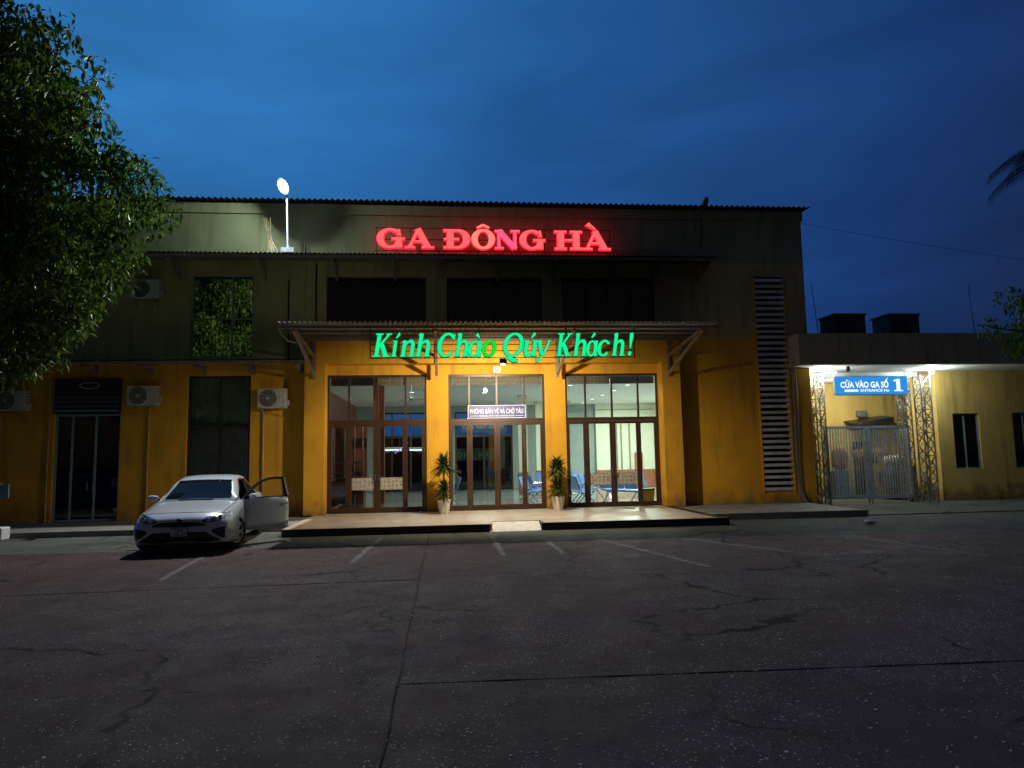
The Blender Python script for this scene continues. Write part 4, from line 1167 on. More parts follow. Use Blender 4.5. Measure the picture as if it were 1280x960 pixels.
pipe(-11.12, .15, 4.1, 'thin pipe up the left jamb of the dark shop door')
pipe(-12.4, .15, 3.2, 'drain pipe below the air conditioner at the far left edge')
pipe(-4.55, 4.75, 7.1, 'dark pipe on the upper wall between the mirror window and the first loggia', m=M['dark_steel'])
pipe(-3.75, 4.75, 7.6, 'dark pipe on the upper wall at the left jamb of the first loggia', m=M['dark_steel'])

# shop sign above the dark door
ss = empty('shop_sign', (-10.1, 21.25, 3.2), label='dark striped fascia sign with an oval emblem above the shop door', cat='sign')
mb = MB(); mb.box(-10.99, -9.21, 21.22, 21.34, 3.20, 4.175); mb.build('panel', mat('navy_panel', (0.012, 0.014, 0.024), 0.4, var=0.1), ss)
for z, h_ in ((3.24, .05), (3.36, .05), (3.50, .04), (3.62, .035)):
    s = MB(); s.box(-10.96, -9.24, 21.212, 21.219, z, z+h_); s.build('stripe', mat('grey_stripe', (0.22, 0.22, 0.26), 0.5, var=0.05) if z < 3.3 else M['stripe2'] if 'stripe2' in M else mat('mid_grey_stripe', (0.08, 0.08, 0.10), 0.5, var=0.05), ss)
mb = MB(); mb.tube([(-10.05+.27*math.cos(R(t)), 21.215, 3.98+.085*math.sin(R(t))) for t in range(0, 361, 15)], .012, n=5); mb.build('oval_emblem', M['white_plastic'], ss)

# sign on the centre transom
hs_ = empty('hall_sign', (1.6, 21.33, 2.9), label='indigo sign lettered PHÒNG BÁN VÉ VÀ CHỜ TÀU over the centre doors', cat='sign')
mb = MB(); mb.box(0.735, 2.475, 21.335, 21.362, 2.905, 3.30); mb.build('panel', M['hall_sign'], hs_)
mb = MB()
for b in ((0.735, 2.475, 3.285, 3.30), (0.735, 2.475, 2.905, 2.92), (0.735, .75, 2.92, 3.285), (2.46, 2.475, 2.92, 3.285)): mb.box(b[0], b[1], 21.331, 21.3345, b[2], b[3])
mb.build('border', M['print_white'], hs_)
text_mesh('lettering', 'PHÒNG BÁN VÉ VÀ CHỜ TÀU', M['print_white'], hs_, 0.80, 2.41, 3.045, 3.235, 21.332, bold=0.012)
text_mesh('lettering', 'BOOKING OFFICE AND WAITING ROOM', M['print_white'], hs_, 1.08, 2.13, 2.955, 3.005, 21.332, bold=0.012)
for a, b in ((0.80, 1.04), (2.17, 2.41)):
    s = MB(); s.box(a, b, 21.3305, 21.3335, 2.972, 2.985); s.build('rule', M['print_white'], hs_)
# small white plate with a dark notch above the centre doors
cp = empty('wall_plate', (1.63, 21.3, 4.3), label='small white square plate with a dark emblem above the centre doors', cat='plate')
mb = MB(); mb.box(1.52, 1.74, 21.30, 21.318, 4.285, 4.47); mb.build('plate', M['white_paint'], cp)
mb = MB(); mb.tube([(1.57, 21.296, 4.43), (1.60, 21.296, 4.35), (1.63, 21.296, 4.335), (1.66, 21.296, 4.35), (1.69, 21.296, 4.43)], .012, n=5); mb.bar((1.58, 21.296, 4.435), (1.68, 21.296, 4.435), .012); mb.build('emblem', M['black_plastic'], cp)

# ================================================================== POTTED PLANTS
def plant(x, y, sc, label, seed):
    rr = random.Random(seed)
    p = empty('potted_plant', (x, y, PZ), label=label, cat='plant', group='dracaenas flanking the centre doors')
    s = MB(); s.smooth = True
    s.lathe([(0.0, 0.0), (.15, 0.0), (.155, .02), (.15, .035)], n=26); s.build('saucer', M['pot'], p, world=False)
    s = MB(); n = 26; prof = [(.13, .03), (.15, .12), (.175, .30), (.195, .36), (.20, .40), (.18, .405), (.17, .36)]
    s.smooth = True
    s.lathe(prof, n=n)
    for i in range(len(s.v)):
        vx, vy, vz = s.v[i]; a = math.atan2(vy, vx); k_ = 1+(.035*abs(math.sin(a*8)) if .05 < vz < .34 else 0); s.v[i] = (vx*k_, vy*k_, vz)
    s.build('pot', M['pot'], p, world=False)
    s = MB(); s.cyl((0,0,.34), (0,0,.37), .17, n=18); s.build('soil', M['soil'], p, world=False)
    s = MB(); s.tube([(0,0,.36), (.01,.01,.8), (0.0,0,1.22*sc)], [.025, .02, .018], n=8); s.build('stem', M['bark'], p, world=False)
    def rosette(zc, n, L0, L1, nm):
        m = MB()
        for i in range(n):
            az = rr.random()*6.283; el = R(rr.uniform(-25, 80)); L_ = rr.uniform(L0, L1); w = rr.uniform(.019, .032)
            d = Vector((math.cos(az)*math.cos(el), math.sin(az)*math.cos(el), math.sin(el))); sd_ = Vector((-math.sin(az), math.cos(az), 0))
            b = Vector((0, 0, zc+rr.uniform(-.10, .10))); pts = []
            for t in (0, .3, .65, 1):
                c = b+d*L_*t+Vector((0, 0, -.30*L_*t*t)); ww = w*(.7, 1, .75, .05)[(0, .3, .65, 1).index(t)]
                pts += [c-sd_*ww, c+sd_*ww]
            m.add(pts, [(0,1,3,2), (2,3,5,4), (4,5,7,6)])
        m.build(nm, M['dracaena'], p, world=False)
    rosette(.64, 190, .32, .52, 'lower_rosette'); rosette(1.24*sc, 260, .40, .62, 'upper_rosette')
    return p
plant(0.0, 20.25, 1.05, 'dracaena in a white pot left of the centre doors', 11)
plant(3.28, 20.55, 0.96, 'dracaena in a white pot right of the centre doors', 23)

# ================================================================== ANNEX
AX = empty('annex_building', (16, 22.5, 0), label='low ochre side building with a flat dark parapet and gateway', cat='building')
AY = 22.5
mb = MB(); wall_grid(mb, 16.62, 34, 0.0, 4.37, AY, AY+0.22, [(17.17, 18.13, 1.05, 2.93), (19.35, 20.31, 1.05, 2.93), (21.55, 22.5, 1.05, 2.93)]); mb.build('wall', M['ochre_light'], AX)
mb = MB(); mb.box(11.552, 12.12, 22.2, 22.7, 0, 4.368); mb.build('wall', M['ochre_light'], AX)
mb = MB(); mb.box(10.87, 34, 20.60, 20.78, 4.372, 5.36); mb.box(10.87, 11.05, 20.782, 21.29, 4.372, 5.36); mb.build('parapet', M['fascia'], AX)
mb = MB(); mb.box(11.052, 34, 20.782, 30, 4.372, 4.55); mb.build('soffit', M['soffit'], AX)
mb = MB(); mb.box(11.56, 34, 26.5, 26.7, 0, 4.371); mb.box(16.86, 16.90, AY+.222, 24.39, 0, 4.37); mb.build('court_wall', M['court'] if 'court' in M else M['ochre_light'], AX)
mb = MB(); mb.box(34, 34.2, 20.6, 30, 0, 5.3); mb.build('side_wall', M['ochre_light'], AX)
for (a, b) in ((17.17, 18.13), (19.35, 20.31), (21.55, 22.5)):
    window(a, b, 1.05, 2.93, [0, .46, 1], [0, 1], M['blue_alu'], M['dim_glass'], AX, y=AY+.10, fw_=.045)
mb = MB(); mb.box(16.9, 33.9, 24.4, 24.5, 0, 4.36); mb.build('room_wall', M['black_void'], AX)

# lattice posts of the gateway
def truss(x, y, w, h, name_label, parent=None):
    t = empty('lattice_post', (x, y, 0.02), label=name_label, cat='post', group='lattice posts of the gateway')
    for sx in (-1, 1):
        for sy in (-1, 1):
            s = MB(); s.cyl((sx*w/2, sy*w/2, 0), (sx*w/2, sy*w/2, h), .026, n=8); s.build('chord', M['galv'], t, world=False)
    n = 11; dz = h/n; first = {}
    for k in range(n):
        for face in range(4):
            if face in first:
                o = first[face][k % 2].copy() if k > 1 else None
            if face not in first: first[face] = {}
            if k < 2:
                s = MB(); z = 0
                ends = [(-w/2, w/2), (w/2, -w/2)][k % 2]
                if face < 2:
                    yy = (-1, 1)[face]*w/2; s.bar((ends[0], yy, 0), (ends[1], yy, dz), .028); s.bar((-w/2, yy, 0), (w/2, yy, 0), .024)
                else:
                    xx = (-1, 1)[face-2]*w/2; s.bar((xx, ends[0], 0), (xx, ends[1], dz), .028); s.bar((xx, -w/2, 0), (xx, w/2, 0), .024)
                o = s.build('brace', M['galv'], t, world=False); first[face][k % 2] = o
            else:
                COL.objects.link(o)
            o.location = (0, 0, k*dz)
    s = MB(); s.box(-w/2-.05, w/2+.05, -w/2-.05, w/2+.05, -.02, .012); s.build('base_plate', M['galv'], t, world=False)
    return t
truss(12.14, 22.0, .30, 4.16, 'lattice steel post left of the grey gate')
truss(15.79, 22.0, .34, 4.16, 'lattice steel post right of the grey gate, in front')
truss(15.62, 22.75, .30, 4.16, 'lattice steel post right of the grey gate, behind the front one')
mb = MB(); mb.box(11.9, 16.1, 22.62, 22.9, 4.19, 4.36)
tag(mb.build('gateway_beam', M['soffit']), 'white beam across the top of the gateway lattice posts', 'beam')

# gate leaves
def gate_leaf(x0, x1, label):
    g = empty('gate_leaf', ((x0+x1)/2, 22.35, .02), label=label, cat='gate', group='leaves of the grey bar gate')
    y0, y1 = 22.32, 22.38
    s = MB(); t = .09
    s.box(x0, x0+t, y0, y1, .12, 2.55); s.box(x1-t, x1, y0, y1, .12, 2.55); s.box(x0+t, x1-t, y0, y1, 2.46, 2.55); s.box(x0+t, x1-t, y0, y1, .16, .27)
    s.build('gate_frame', M['gate'], g)
    n = 14; b0_ = None
    for k in range(n):
        x = x0+t+(x1-x0-2*t)*(k+.5)/n
        if b0_ is None:
            q = MB(); q.box(-.019, .019, -.016, .016, .27, 2.46); b0_ = q.build('bar', M['gate'], g, world=False); o = b0_
        else: o = b0_.copy(); COL.objects.link(o)
        o.location = (x-(x0+x1)/2, 0, -.02)
    s = MB(); s.cyl((x0+.05 if x0 < 13 else x1-.05, 22.35, .02), (x0+.05 if x0 < 13 else x1-.05, 22.35, .13), .03, n=8); s.cyl((x1-.05 if x0 < 13 else x0+.05, 22.35, .02), (x1-.05 if x0 < 13 else x0+.05, 22.35, .16), .02, n=8)
    s.build('gate_pin', M['dark_steel'], g)
    return g
gate_leaf(12.46, 13.955, 'left leaf of the grey bar gate under the blue sign')
gate_leaf(13.965, 15.46, 'right leaf of the grey bar gate under the blue sign')

# blue lightbox
es = empty('entrance_sign', (14.0, 21.9, 3.9), label='glowing blue sign lettered CỬA VÀO GA SỐ 1 above the gate', cat='sign')
mb = MB(); mb.box(12.70, 15.24, 21.905, 22.02, 3.54, 4.165); mb.build('box', M['galv'], es)
mb = MB(); mb.add([(12.72,21.902,3.56),(15.22,21.902,3.56),(15.22,21.902,4.145),(12.72,21.902,4.145)], [(0,1,2,3)]); mb.build('sign_face', M['sign_blue'], es)
text_mesh('lettering', 'CỬA VÀO GA SỐ', M['sign_white'], es, 12.90, 14.56, 3.775, 4.09, 21.899, bold=0.04)
text_mesh('lettering', 'ENTRANCE No', M['sign_white'], es, 13.58, 14.58, 3.645, 3.735, 21.899, bold=0.03)
mb = MB(); mb.add([(13.03,21.899,3.65),(13.50,21.899,3.65),(13.50,21.899,3.725),(13.03,21.899,3.725)], [(0,1,2,3)]); mb.build('rule', M['sign_white'], es)
g1 = Glyph(); g1.rib([(.5, .06), (.5, 1.0)], .30); g1.slab(.16, .84, 0, .10); g1.rib([(.16, .84), (.5, .95)], [.12, .14])
letter(es, g1, (14.74, 15.05, 3.655, 4.06), 0, 21.8975, 0.003, [M['sign_white'], M['sign_white']], 0, name='numeral')
for x in (12.72, 15.18):
    s = MB(); s.cyl((x, 21.96, 4.165), (x, 21.96, 4.371), .018, n=8); s.box(x-.10, x+.10, 21.9, 22.02, 4.35, 4.3715); s.build('hanger', M['white_plastic'], es)
# gateway lamps
cl_ = empty('court_lamp', (14.6, 24.4, 4.3), label='white lamp under the soffit inside the court, behind the blue sign', cat='lamp')
mb = MB(); mb.lathe([(.0, 4.22), (.06, 4.235), (.10, 4.29), (.11, 4.371)], c=(14.6, 24.4, 0), n=16); mb.build('globe', M['cool'], cl_)
lamp('court_light', 'POINT', (14.6, 24.4, 4.12), 170, (0.95, 1.0, 0.85), cl_, shadow_soft_size=0.08)
for x, lb in ((12.17, 'round white lamp glaring on top of the left lattice post'), (15.90, 'round white lamp glaring on top of the right lattice post')):
    g = empty('gate_lamp', (x, 21.80, 4.3), label=lb, cat='lamp', group='white lamps at the gateway')
    s = MB(); s.smooth = True; s.lathe([(0, -.02), (.05, -.015), (.075, .03), (.07, .07), (.03, .10), (0, .105)], c=(x, 21.62, 4.20), n=16); s.build('bulb', M['cool'], g)
    s = MB(); s.cyl((x, 21.62, 4.30), (x, 21.62, 4.372), .03, n=10); s.build('socket', M['white_plastic'], g)
    lamp('gate_bulb_light', 'POINT', (x, 21.62, 4.12), 85, (0.88, 1.0, 0.93), g, shadow_soft_size=0.07)
mb = MB(); mb.cyl((12.32, 21.75, 4.27), (12.72, 21.75, 4.27), .016, n=8)
tag(mb.build('tube_lamp', M['tube_light']), 'short white tube lamp just right of the left gateway lamp', 'lamp')
mb = MB(); mb.cyl((12.66, 21.0, 4.37), (12.66, 21.0, 4.26), .05, .07, n=12); mb.cyl((12.66, 21.0, 4.26), (12.66, 20.96, 4.22), .07, .02, n=12)
tag(mb.build('security_camera', M['dark_steel']), 'small dark dome camera under the soffit left of the blue sign', 'camera')

# roof things
M['tank'] = mat('dark_cabinet', (0.06, 0.055, 0.055), 0.6, var=0.2, nscale=5)
def cabinet(x, label):
    c = empty('rooftop_unit', (x, 24.1, 4.55), label=label, cat='cabinet', group='dark cabinets on the annex roof')
    s = MB(); s.box(-.58, .58, -.5, .5, .12, 1.98); s.build('cabinet_body', M['tank'], c, world=False, bevel=.02)
    s = MB(); s.box(-.62, .62, -.54, .54, 1.982, 2.05); s.build('lid', M['tank'], c, world=False, bevel=.01)
    s = MB(); s.box(-.5, .2, -.515, -.502, .3, 1.8); s.build('panel', M['dark_steel'], c, world=False)
    s = MB()
    for a in (-.5, .5):
        for b in (-.4, .4): s.box(a-.05, a+.05, b-.05, b+.05, 0, .119)
    s.build('skid', M['dark_steel'], c, world=False)
    s = MB(); s.cyl((-.6, -.2, 1.55), (-.68, -.2, 1.55), .05, n=10); s.cyl((-.6, -.2, 1.1), (-.66, -.2, 1.1), .04, n=10); s.build('port', M['dark_steel'], c, world=False)
cabinet(14.42, 'dark rooftop cabinet on the annex, the one nearer the main building')
cabinet(16.46, 'dark rooftop cabinet on the annex, the one farther from the main building')
for x0_, x1_, lb in ((12.98, 12.72, 'thin lightning rod on the annex roof beside the main building'), (18.72, 18.55, 'thin lightning rod on the annex roof right of the cabinets')):
    mb = MB(); mb.cyl((x0_, 23.0, 4.55), (x1_, 23.0, 7.55), .016, .008, n=6)
    tag(mb.build('lightning_rod', M['dark_steel']), lb, 'rod', 'lightning rods on the annex roof')
mb = MB(); pts = []
for k in range(25):
    t = k/24; pts.append((11.6+t*22, 21.4+t*6, 9.12-1.1*t*0.25-1.6*t*(1-t)*0.5))
mb.tube(pts, .006, n=5); tag(mb.build('overhead_wire', M['dark_steel']), 'thin overhead wire running right from the roof corner', 'wire')
# cables down the corner beside the louvre
mb = MB()
for k, dx in enumerate((0, .07, .15)):
    mb.tube([(10.86+dx*.2, 21.27, 5.4), (10.9+dx, 21.24, 4.6), (10.92+dx, 21.25, 3.2), (10.90+dx*.8, 21.26, 1.6), (10.98+dx*.5, 21.27, .5), (11.1+dx*.3, 21.2, .18)], .014, n=6)
tag(mb.build('cable_bundle', M['galv']), 'grey cables hanging down the corner beside the tall louvre', 'cable')

# behind the gate: boxes, sacks, a wrapped pallet, a railing, a cabinet
def crate(x, y, z, sx, sy, sz, rz, label, m):
    s = MB(); s.box(-sx/2, sx/2, -sy/2, sy/2, 0, sz)
    o = s.build('carton', m, None, bevel=.012); o.location = (x, y, z); o.rotation_euler = (0, 0, R(rz))
    t = MB(); t.box(-.03, .03, -sy/2-.003, -sy/2-.001, .02, sz-.02); t.box(-.03, .03, -sy/2+.01, sy/2-.01, sz+.001, sz+.003); t.build('tape', M['tapem'], o, world=False)
    tag(o, label, 'carton', 'cartons stored behind the gate')
M['tapem'] = mat('parcel_tape', (0.40, 0.30, 0.16), 0.3, var=0.05)
M['cardboard'] = mat('cardboard', (0.28, 0.17, 0.09), 0.85, var=0.15)
M['sack'] = mat('brown_sack', (0.15, 0.08, 0.05), 0.9, var=0.2, nscale=6)
M['wrap'] = mat('plastic_wrap', (0.55, 0.60, 0.62), 0.25, var=0.2, nscale=6)
M['navy'] = mat('navy_tarp', (0.05, 0.07, 0.16), 0.6, var=0.2, nscale=5)
M['red'] = mat('red_cloth', (0.40, 0.04, 0.04), 0.7, var=0.1)
crate(15.75, 24.2, .02, .8, .6, .5, 8, 'brown carton on the floor behind the right gate leaf', M['cardboard'])
crate(15.75, 24.25, .53, .7, .55, .45, -6, 'brown carton in the middle of its stack behind the right gate leaf', M['cardboard'])
crate(15.95, 24.25, .99, .6, .5, .38, 14, 'brown carton topping its stack behind the right gate leaf', M['cardboard'])
def sack(x, y, z, sx, sy, sz, label, m, nm='sack'):
    s = MB(); s.smooth = True; n, k = 14, 9; vs, fs = [], []
    for i in range(k+1):
        th = math.pi*i/k
        for j in range(n):
            ph = 2*math.pi*j/n
            d = Vector((math.sin(th)*math.cos(ph), math.sin(th)*math.sin(ph), math.cos(th)))
            q = Vector([math.copysign(abs(c)**.6, c) for c in d]); r_ = 1+.12*noise.noise(d*2.3+Vector((x, y, z)))
            vs.append((x+q.x*sx*r_, y+q.y*sy*r_, z+sz+q.z*sz*r_))
    for i in range(k):
        for j in range(n): fs.append((i*n+j, (i+1)*n+j, (i+1)*n+(j+1) % n, i*n+(j+1) % n))
    s.add(vs, fs); tag(s.build(nm, m), label, nm.replace('_', ' '))
sack(16.0, 25.3, 1.25, .75, .4, .28, 'large brown sack lying on top of the goods behind the gate', M['sack'])
sack(15.9, 23.7, .0, .55, .4, .62, 'navy covered bundle on the floor behind the right end of the gate', M['navy'], 'covered_bundle')
sack(15.75, 23.7, 1.22, .35, .28, .16, 'plastic wrapped white parcel on the navy bundle behind the gate', M['wrap'], 'wrapped_parcel')
sack(16.1, 23.75, 1.24, .22, .2, .18, 'red cloth bundle beside the plastic wrapped parcel behind the gate', M['red'], 'cloth_bundle')
sack(14.85, 25.6, 1.0, .26, .2, .42, 'brown sack standing on the blue cabinet behind the left gate leaf', M['sack'])
mb = MB(); mb.box(14.5, 15.1, 25.4, 25.8, 0.02, 1.0)
tag(mb.build('blue_cabinet', mat('blue_locker', (0.05, 0.14, 0.26), 0.5, var=0.1), bevel=.01), 'small blue cabinet in the court behind the left gate leaf', 'cabinet')
dr = empty('court_door', (16.1, 26.45, 0), label='dark barred doorway with an awning in the yellow wall behind the gate', cat='door')
mb = MB(); mb.box(15.9, 16.35, 26.44, 26.497, .02, 2.1); mb.build('door_panel', M['dark_frame'], dr)
for k in range(6):
    s = MB(); s.cyl((15.95+k*.07, 26.42, .05), (15.95+k*.07, 26.42, 2.08), .012, n=6); s.build('bar', M['dark_steel'], dr)
aw = empty('court_awning', (16.4, 26.2, 2.8), label='dark sloping awning on the yellow wall seen above the gate', cat='awning')
mb = MB(); mb.add([(15.65,25.7,2.78),(17.2,25.7,3.00),(17.2,26.49,3.10),(15.65,26.49,2.90),(15.65,25.7,2.72),(17.2,25.7,2.74),(17.2,26.49,2.95),(15.65,26.49,2.84)], [(0,1,2,3),(7,6,5,4),(0,4,5,1),(1,5,6,2),(2,6,7,3),(3,7,4,0)]); mb.build('sheet', M['roof'], aw)
mb = MB(); mb.box(16.15, 16.5, 26.3, 26.49, 3.06, 3.30)
tag(mb.build('meter_box', M['galv'], bevel=.01), 'small grey meter box on the yellow wall above the dark awning', 'box')
mb = MB()
mb.box(14.9, 16.4, 26.0, 26.04, .95, .99); mb.box(14.9, 16.4, 26.0, 26.04, .55, .58)
rl = empty('court_railing', (15.6, 26, .02), label='thin dark railing across the court behind the gate', cat='railing')
mb.build('rail', M['dark_steel'], rl)
for k in range(7):
    s = MB(); x = 14.92+k*.24; s.box(x, x+.03, 26.005, 26.035, .02, .95); s.build('post', M['dark_steel'], rl)

# litter: crumpled white bag on the ground
sack(10.05, 16.2, 0.0, .13, .07, .045, 'crumpled white plastic bag on the ground before the gate', M['white_paint'], 'plastic_bag')
sack(-3.35, 15.9, 0.0, .05, .04, .02, 'small white scrap of paper on the ground right of the car', M['white_paint'], 'paper_scrap')
# white bollard with a dark board at the left edge
bl = empty('kerb_post', (-10.5, 18.1, 0), label='stubby white concrete post at the left edge of the kerb', cat='post')
mb = MB(); mb.box(-10.75, -10.32, 17.95, 18.3, 0, .30); mb.build('block', M['white_paint'], bl, bevel=.03)
mb = MB(); mb.cyl((-10.53, 18.12, .30), (-10.53, 18.12, 1.35), .03, n=8); mb.build('pole', M['steel'], bl)
mb = MB(); mb.box(-10.9, -10.28, 18.06, 18.09, .98, 1.30); mb.build('board', M['blue_alu'], bl)

# ================================================================== TREES
def leaf_cloud(m, centers, n_each, rad, L0, L1, rr, droop=0.5):
    for c in centers:
        c = Vector(c)
        for i in range(n_each):
            while True:
                q = Vector((rr.uniform(-1, 1), rr.uniform(-1, 1), rr.uniform(-1, 1)))
                if q.length < 1: break
            p = c+Vector((q.x*rad, q.y*rad, q.z*rad*.8))
            az = rr.random()*6.283; el = R(rr.gauss(-32, 44)*droop*2)
            L_ = rr.uniform(L0, L1); w = L_*rr.uniform(.17, .24)
            d = Vector((math.cos(az)*math.cos(el), math.sin(az)*math.cos(el), math.sin(el)))
            sd_ = d.cross(Vector((rr.uniform(-.6, .6), rr.uniform(-.6, .6), 1))).normalized()
            nrm = sd_.cross(d)
            mid = p+d*L_*.5-nrm*w*.0
            tip = p+d*L_-Vector((0, 0, L_*.12))
            m.add([p, mid+sd_*w+nrm*w*.35, tip, mid-sd_*w+nrm*w*.35, p+d*L_*.52], [(0, 1, 2, 4), (0, 4, 2, 3)])

def make_tree(name, loc, cc, rad, n_cl, n_leaf, seed, label, trunk_r=.22, L=(.10, .17), clr=.55, bottom=None):
    rr = random.Random(seed)
    t = empty(name, loc, label=label, cat='tree')
    cc = Vector(cc); centers = []
    while len(centers) < n_cl:
        d = Vector((rr.gauss(0, 1), rr.gauss(0, 1), rr.gauss(0, 1))).normalized()
        r_ = rr.uniform(.25, 1.0)**.42
        bulge = 1+.24*noise.noise(d*1.9+Vector((seed, 0, 0)))+.15*noise.noise(d*4.5+Vector((0, seed, 0)))
        p = cc+Vector((d.x*rad[0], d.y*rad[1], d.z*rad[2]))*r_*bulge
        if bottom and p.z < bottom: continue
        centers.append(p)
    tb = MB(); tb.smooth = True
    base = Vector(loc)
    crown0 = cc-Vector((0, 0, rad[2]*.55))
    tb.tube([base+Vector((0, 0, -.1)), base+Vector((.05, .02, .6)), base.lerp(crown0, .5)+Vector((.08, -.05, 0)), crown0, cc], [trunk_r*1.5, trunk_r*1.05, trunk_r*.9, trunk_r*.8, trunk_r*.35], n=12)
    tb.build('trunk', M['bark'], t)
    lb = MB(); lb.smooth = True
    for k in range(0, n_cl, 6):
        c = centers[k]; s = crown0.lerp(cc, rr.uniform(0, .9)); m_ = s.lerp(c, .5)+Vector((rr.uniform(-.3, .3), rr.uniform(-.3, .3), rr.uniform(.05, .4)))
        lb.tube([s, m_, c], [trunk_r*.4, trunk_r*.2, .015], n=6)
    lb.build('limbs', M['bark'], t)
    lm = MB(); leaf_cloud(lm, centers, n_leaf, clr, L[0], L[1], rr)
    lm.build('crown', M['leaf'], t)
    return t
make_tree('broadleaf_tree', (-10.3, 12.6, 0), (-9.85, 12.7, 6.3), (3.95, 3.3, 4.35), 950, 120, 4, 'big leafy tree filling the left edge in front of the building', .26, (.12, .22), .50, 3.05)
make_tree('broadleaf_tree', (14.2, 13.2, 0), (13.5, 13.1, 4.1), (2.2, 1.7, 1.15), 90, 80, 9, 'dark leafy tree reaching in at the right edge before the annex', .14, (.09, .15), .30, 3.2)

# palm: trunk and fronds
pt = empty('palm_tree', (27.2, 26, 0), label='palm tree with a drooping frond at the right edge of the sky', cat='palm')
mb = MB(); mb.smooth = True; mb.tube([(27.2, 26, -.1), (27.0, 26, 5), (26.6, 26, 10), (26.4, 26, 14.2)], [.28, .22, .18, .16], n=12); mb.build('trunk', M['bark'], pt)
rr = random.Random(12)
for k in range(15):
    az = k*2*math.pi/15+.15; el0 = (.55, .9, .25)[k % 3]
    if k in (7,): az = math.pi*1.03; el0 = .42
    m = MB(); P0 = Vector((26.4, 26, 14.3)); d = Vector((math.cos(az), math.sin(az), 0)); sd_ = Vector((-math.sin(az), math.cos(az), 0)); L_ = 3.3
    sp_ = []
    for i in range(17):
        t = i/16; sp_.append(P0+d*L_*(t*math.cos(el0*(1-t*.6)))+Vector((0, 0, L_*(t*math.sin(el0)-1.05*t*t*(.55+.4*math.sin(el0))))))
    m.tube(sp_, [.03*(1-.8*i/16) for i in range(17)], n=5)
    for i in range(2, 17):
        for f_ in (0, .33, .66):
            t = i+f_
            if t >= 16: break
            a = sp_[int(t)].lerp(sp_[min(16, int(t)+1)], t-int(t)); tan = (sp_[min(16, int(t)+1)]-sp_[int(t)]).normalized()
            ll = .95*(1-abs(t/16-.45)*.9)*rr.uniform(.85, 1.1)
            for s_ in (-1, 1):
                tip = a+sd_*s_*ll*.62+tan*ll*.45+Vector((0, 0, -ll*.62)); mid = a.lerp(tip, .5)+Vector((0, 0, ll*.10))
                m.add([a-tan*.02, a+tan*.02, mid+tan*.022, tip, mid-tan*.022], [(0, 1, 2, 4), (4, 2, 3)])
    m.build('frond', M['palm'], pt)

# ================================================================== CAR
CAR = empty('parked_car', (-5.17, 16.41, 0.0), R(5.0), label='white sedan parked by the kerb with its driver door open', cat='car')
M['paint'] = mat('pearl_white_paint', (0.58, 0.65, 0.74), 0.28, 0.0, var=0.03, nscale=2, coat=0.8)
M['car_glass'] = mat('car_glass', (0.010, 0.012, 0.013), 0.04, 0.0, var=0, spec=0.3)
M['trim'] = mat('black_car_trim', (0.010, 0.010, 0.011), 0.35, var=0)
M['tyre'] = mat('tyre_rubber', (0.014, 0.014, 0.014), 0.8, var=0.1)
M['alloy'] = mat('alloy_rim', (0.50, 0.51, 0.53), 0.28, 0.9, var=0.05)
M['lampglass'] = mat('headlamp_lens', (0.12, 0.12, 0.13), 0.16, 0.2, var=0.3, nscale=30)
M['reflector'] = mat('lamp_reflector', (0.75, 0.76, 0.78), 0.12, 1.0, var=0)
M['seat'] = mat('dark_upholstery', (0.03, 0.028, 0.026), 0.8, var=0.1)
M['clear'] = glass('door_glass', (0.80, 0.84, 0.82), 0.06)

ST = [  # y, zb, w0, wm, w1, zs, zc
 (-2.31, .34, .46, .56, .52, .60, .655), (-2.27, .24, .66, .73, .64, .63, .70), (-2.17, .20, .78, .835, .74, .675, .755), (-2.00, .18, .84, .875, .795, .735, .815),
 (-1.75, .17, .865, .895, .815, .79, .865), (-1.40, .17, .875, .90, .83, .845, .915), (-0.98, .17, .88, .90, .845, .905, .965), (-0.70, .17, .88, .90, .855, .935, .97),
 (-0.1, .17, .88, .90, .86, .95, .975), (.6, .17, .88, .90, .86, .965, .985), (1.2, .17, .88, .90, .855, .98, 1.0), (1.65, .19, .865, .89, .83, .985, 1.02),
 (2.0, .23, .82, .86, .78, .975, 1.03), (2.2, .28, .75, .80, .72, .95, 1.01), (2.31, .36, .58, .66, .60, .88, .93)]
def body_profile(s):
    y, zb, w0, wm, w1, zs, zc = s
    P = [(0, zb), (w0*.6, zb), (w0, zb+.02), (wm*.985, zb+(zs-zb)*.30), (wm, zb+(zs-zb)*.55), (wm*.985, zb+(zs-zb)*.78), (w1+.01, zs-.025), (w1-.03, zs), (w1*.72, zs+(zc-zs)*.62), (w1*.35, zs+(zc-zs)*.93), (0, zc)]
    return [(x, y, z) for x, z in P]
def loft(stations):
    vs, fs = [], []; k = None
    for s in stations:
        h_ = body_profile(s); ring = h_+[(-x, y, z) for x, y, z in h_[-2:0:-1]]; k = len(ring); vs += ring
    for i in range(len(stations)-1):
        for j in range(k): fs.append((i*k+j, (i+1)*k+j, (i+1)*k+(j+1) % k, i*k+(j+1) % k))
    fs.append(tuple(range(k))); fs.append(tuple(range((len(stations)-1)*k, len(stations)*k))[::-1])
    return vs, fs
def interp_st(n=4):
    out = []
    for i in range(len(ST)-1):
        for t in range(n):
            f_ = t/n
            p0, p1, p2, p3 = ST[max(i-1, 0)], ST[i], ST[i+1], ST[min(i+2, len(ST)-1)]
            out.append(tuple(0.5*((2*b)+(-a+c)*f_+(2*a-5*b+4*c-d)*f_*f_+(-a+3*b-3*c+d)*f_**3) for a, b, c, d in zip(p0, p1, p2, p3)))
    out.append(ST[-1]); return out
bv, bf = loft(interp_st(3))
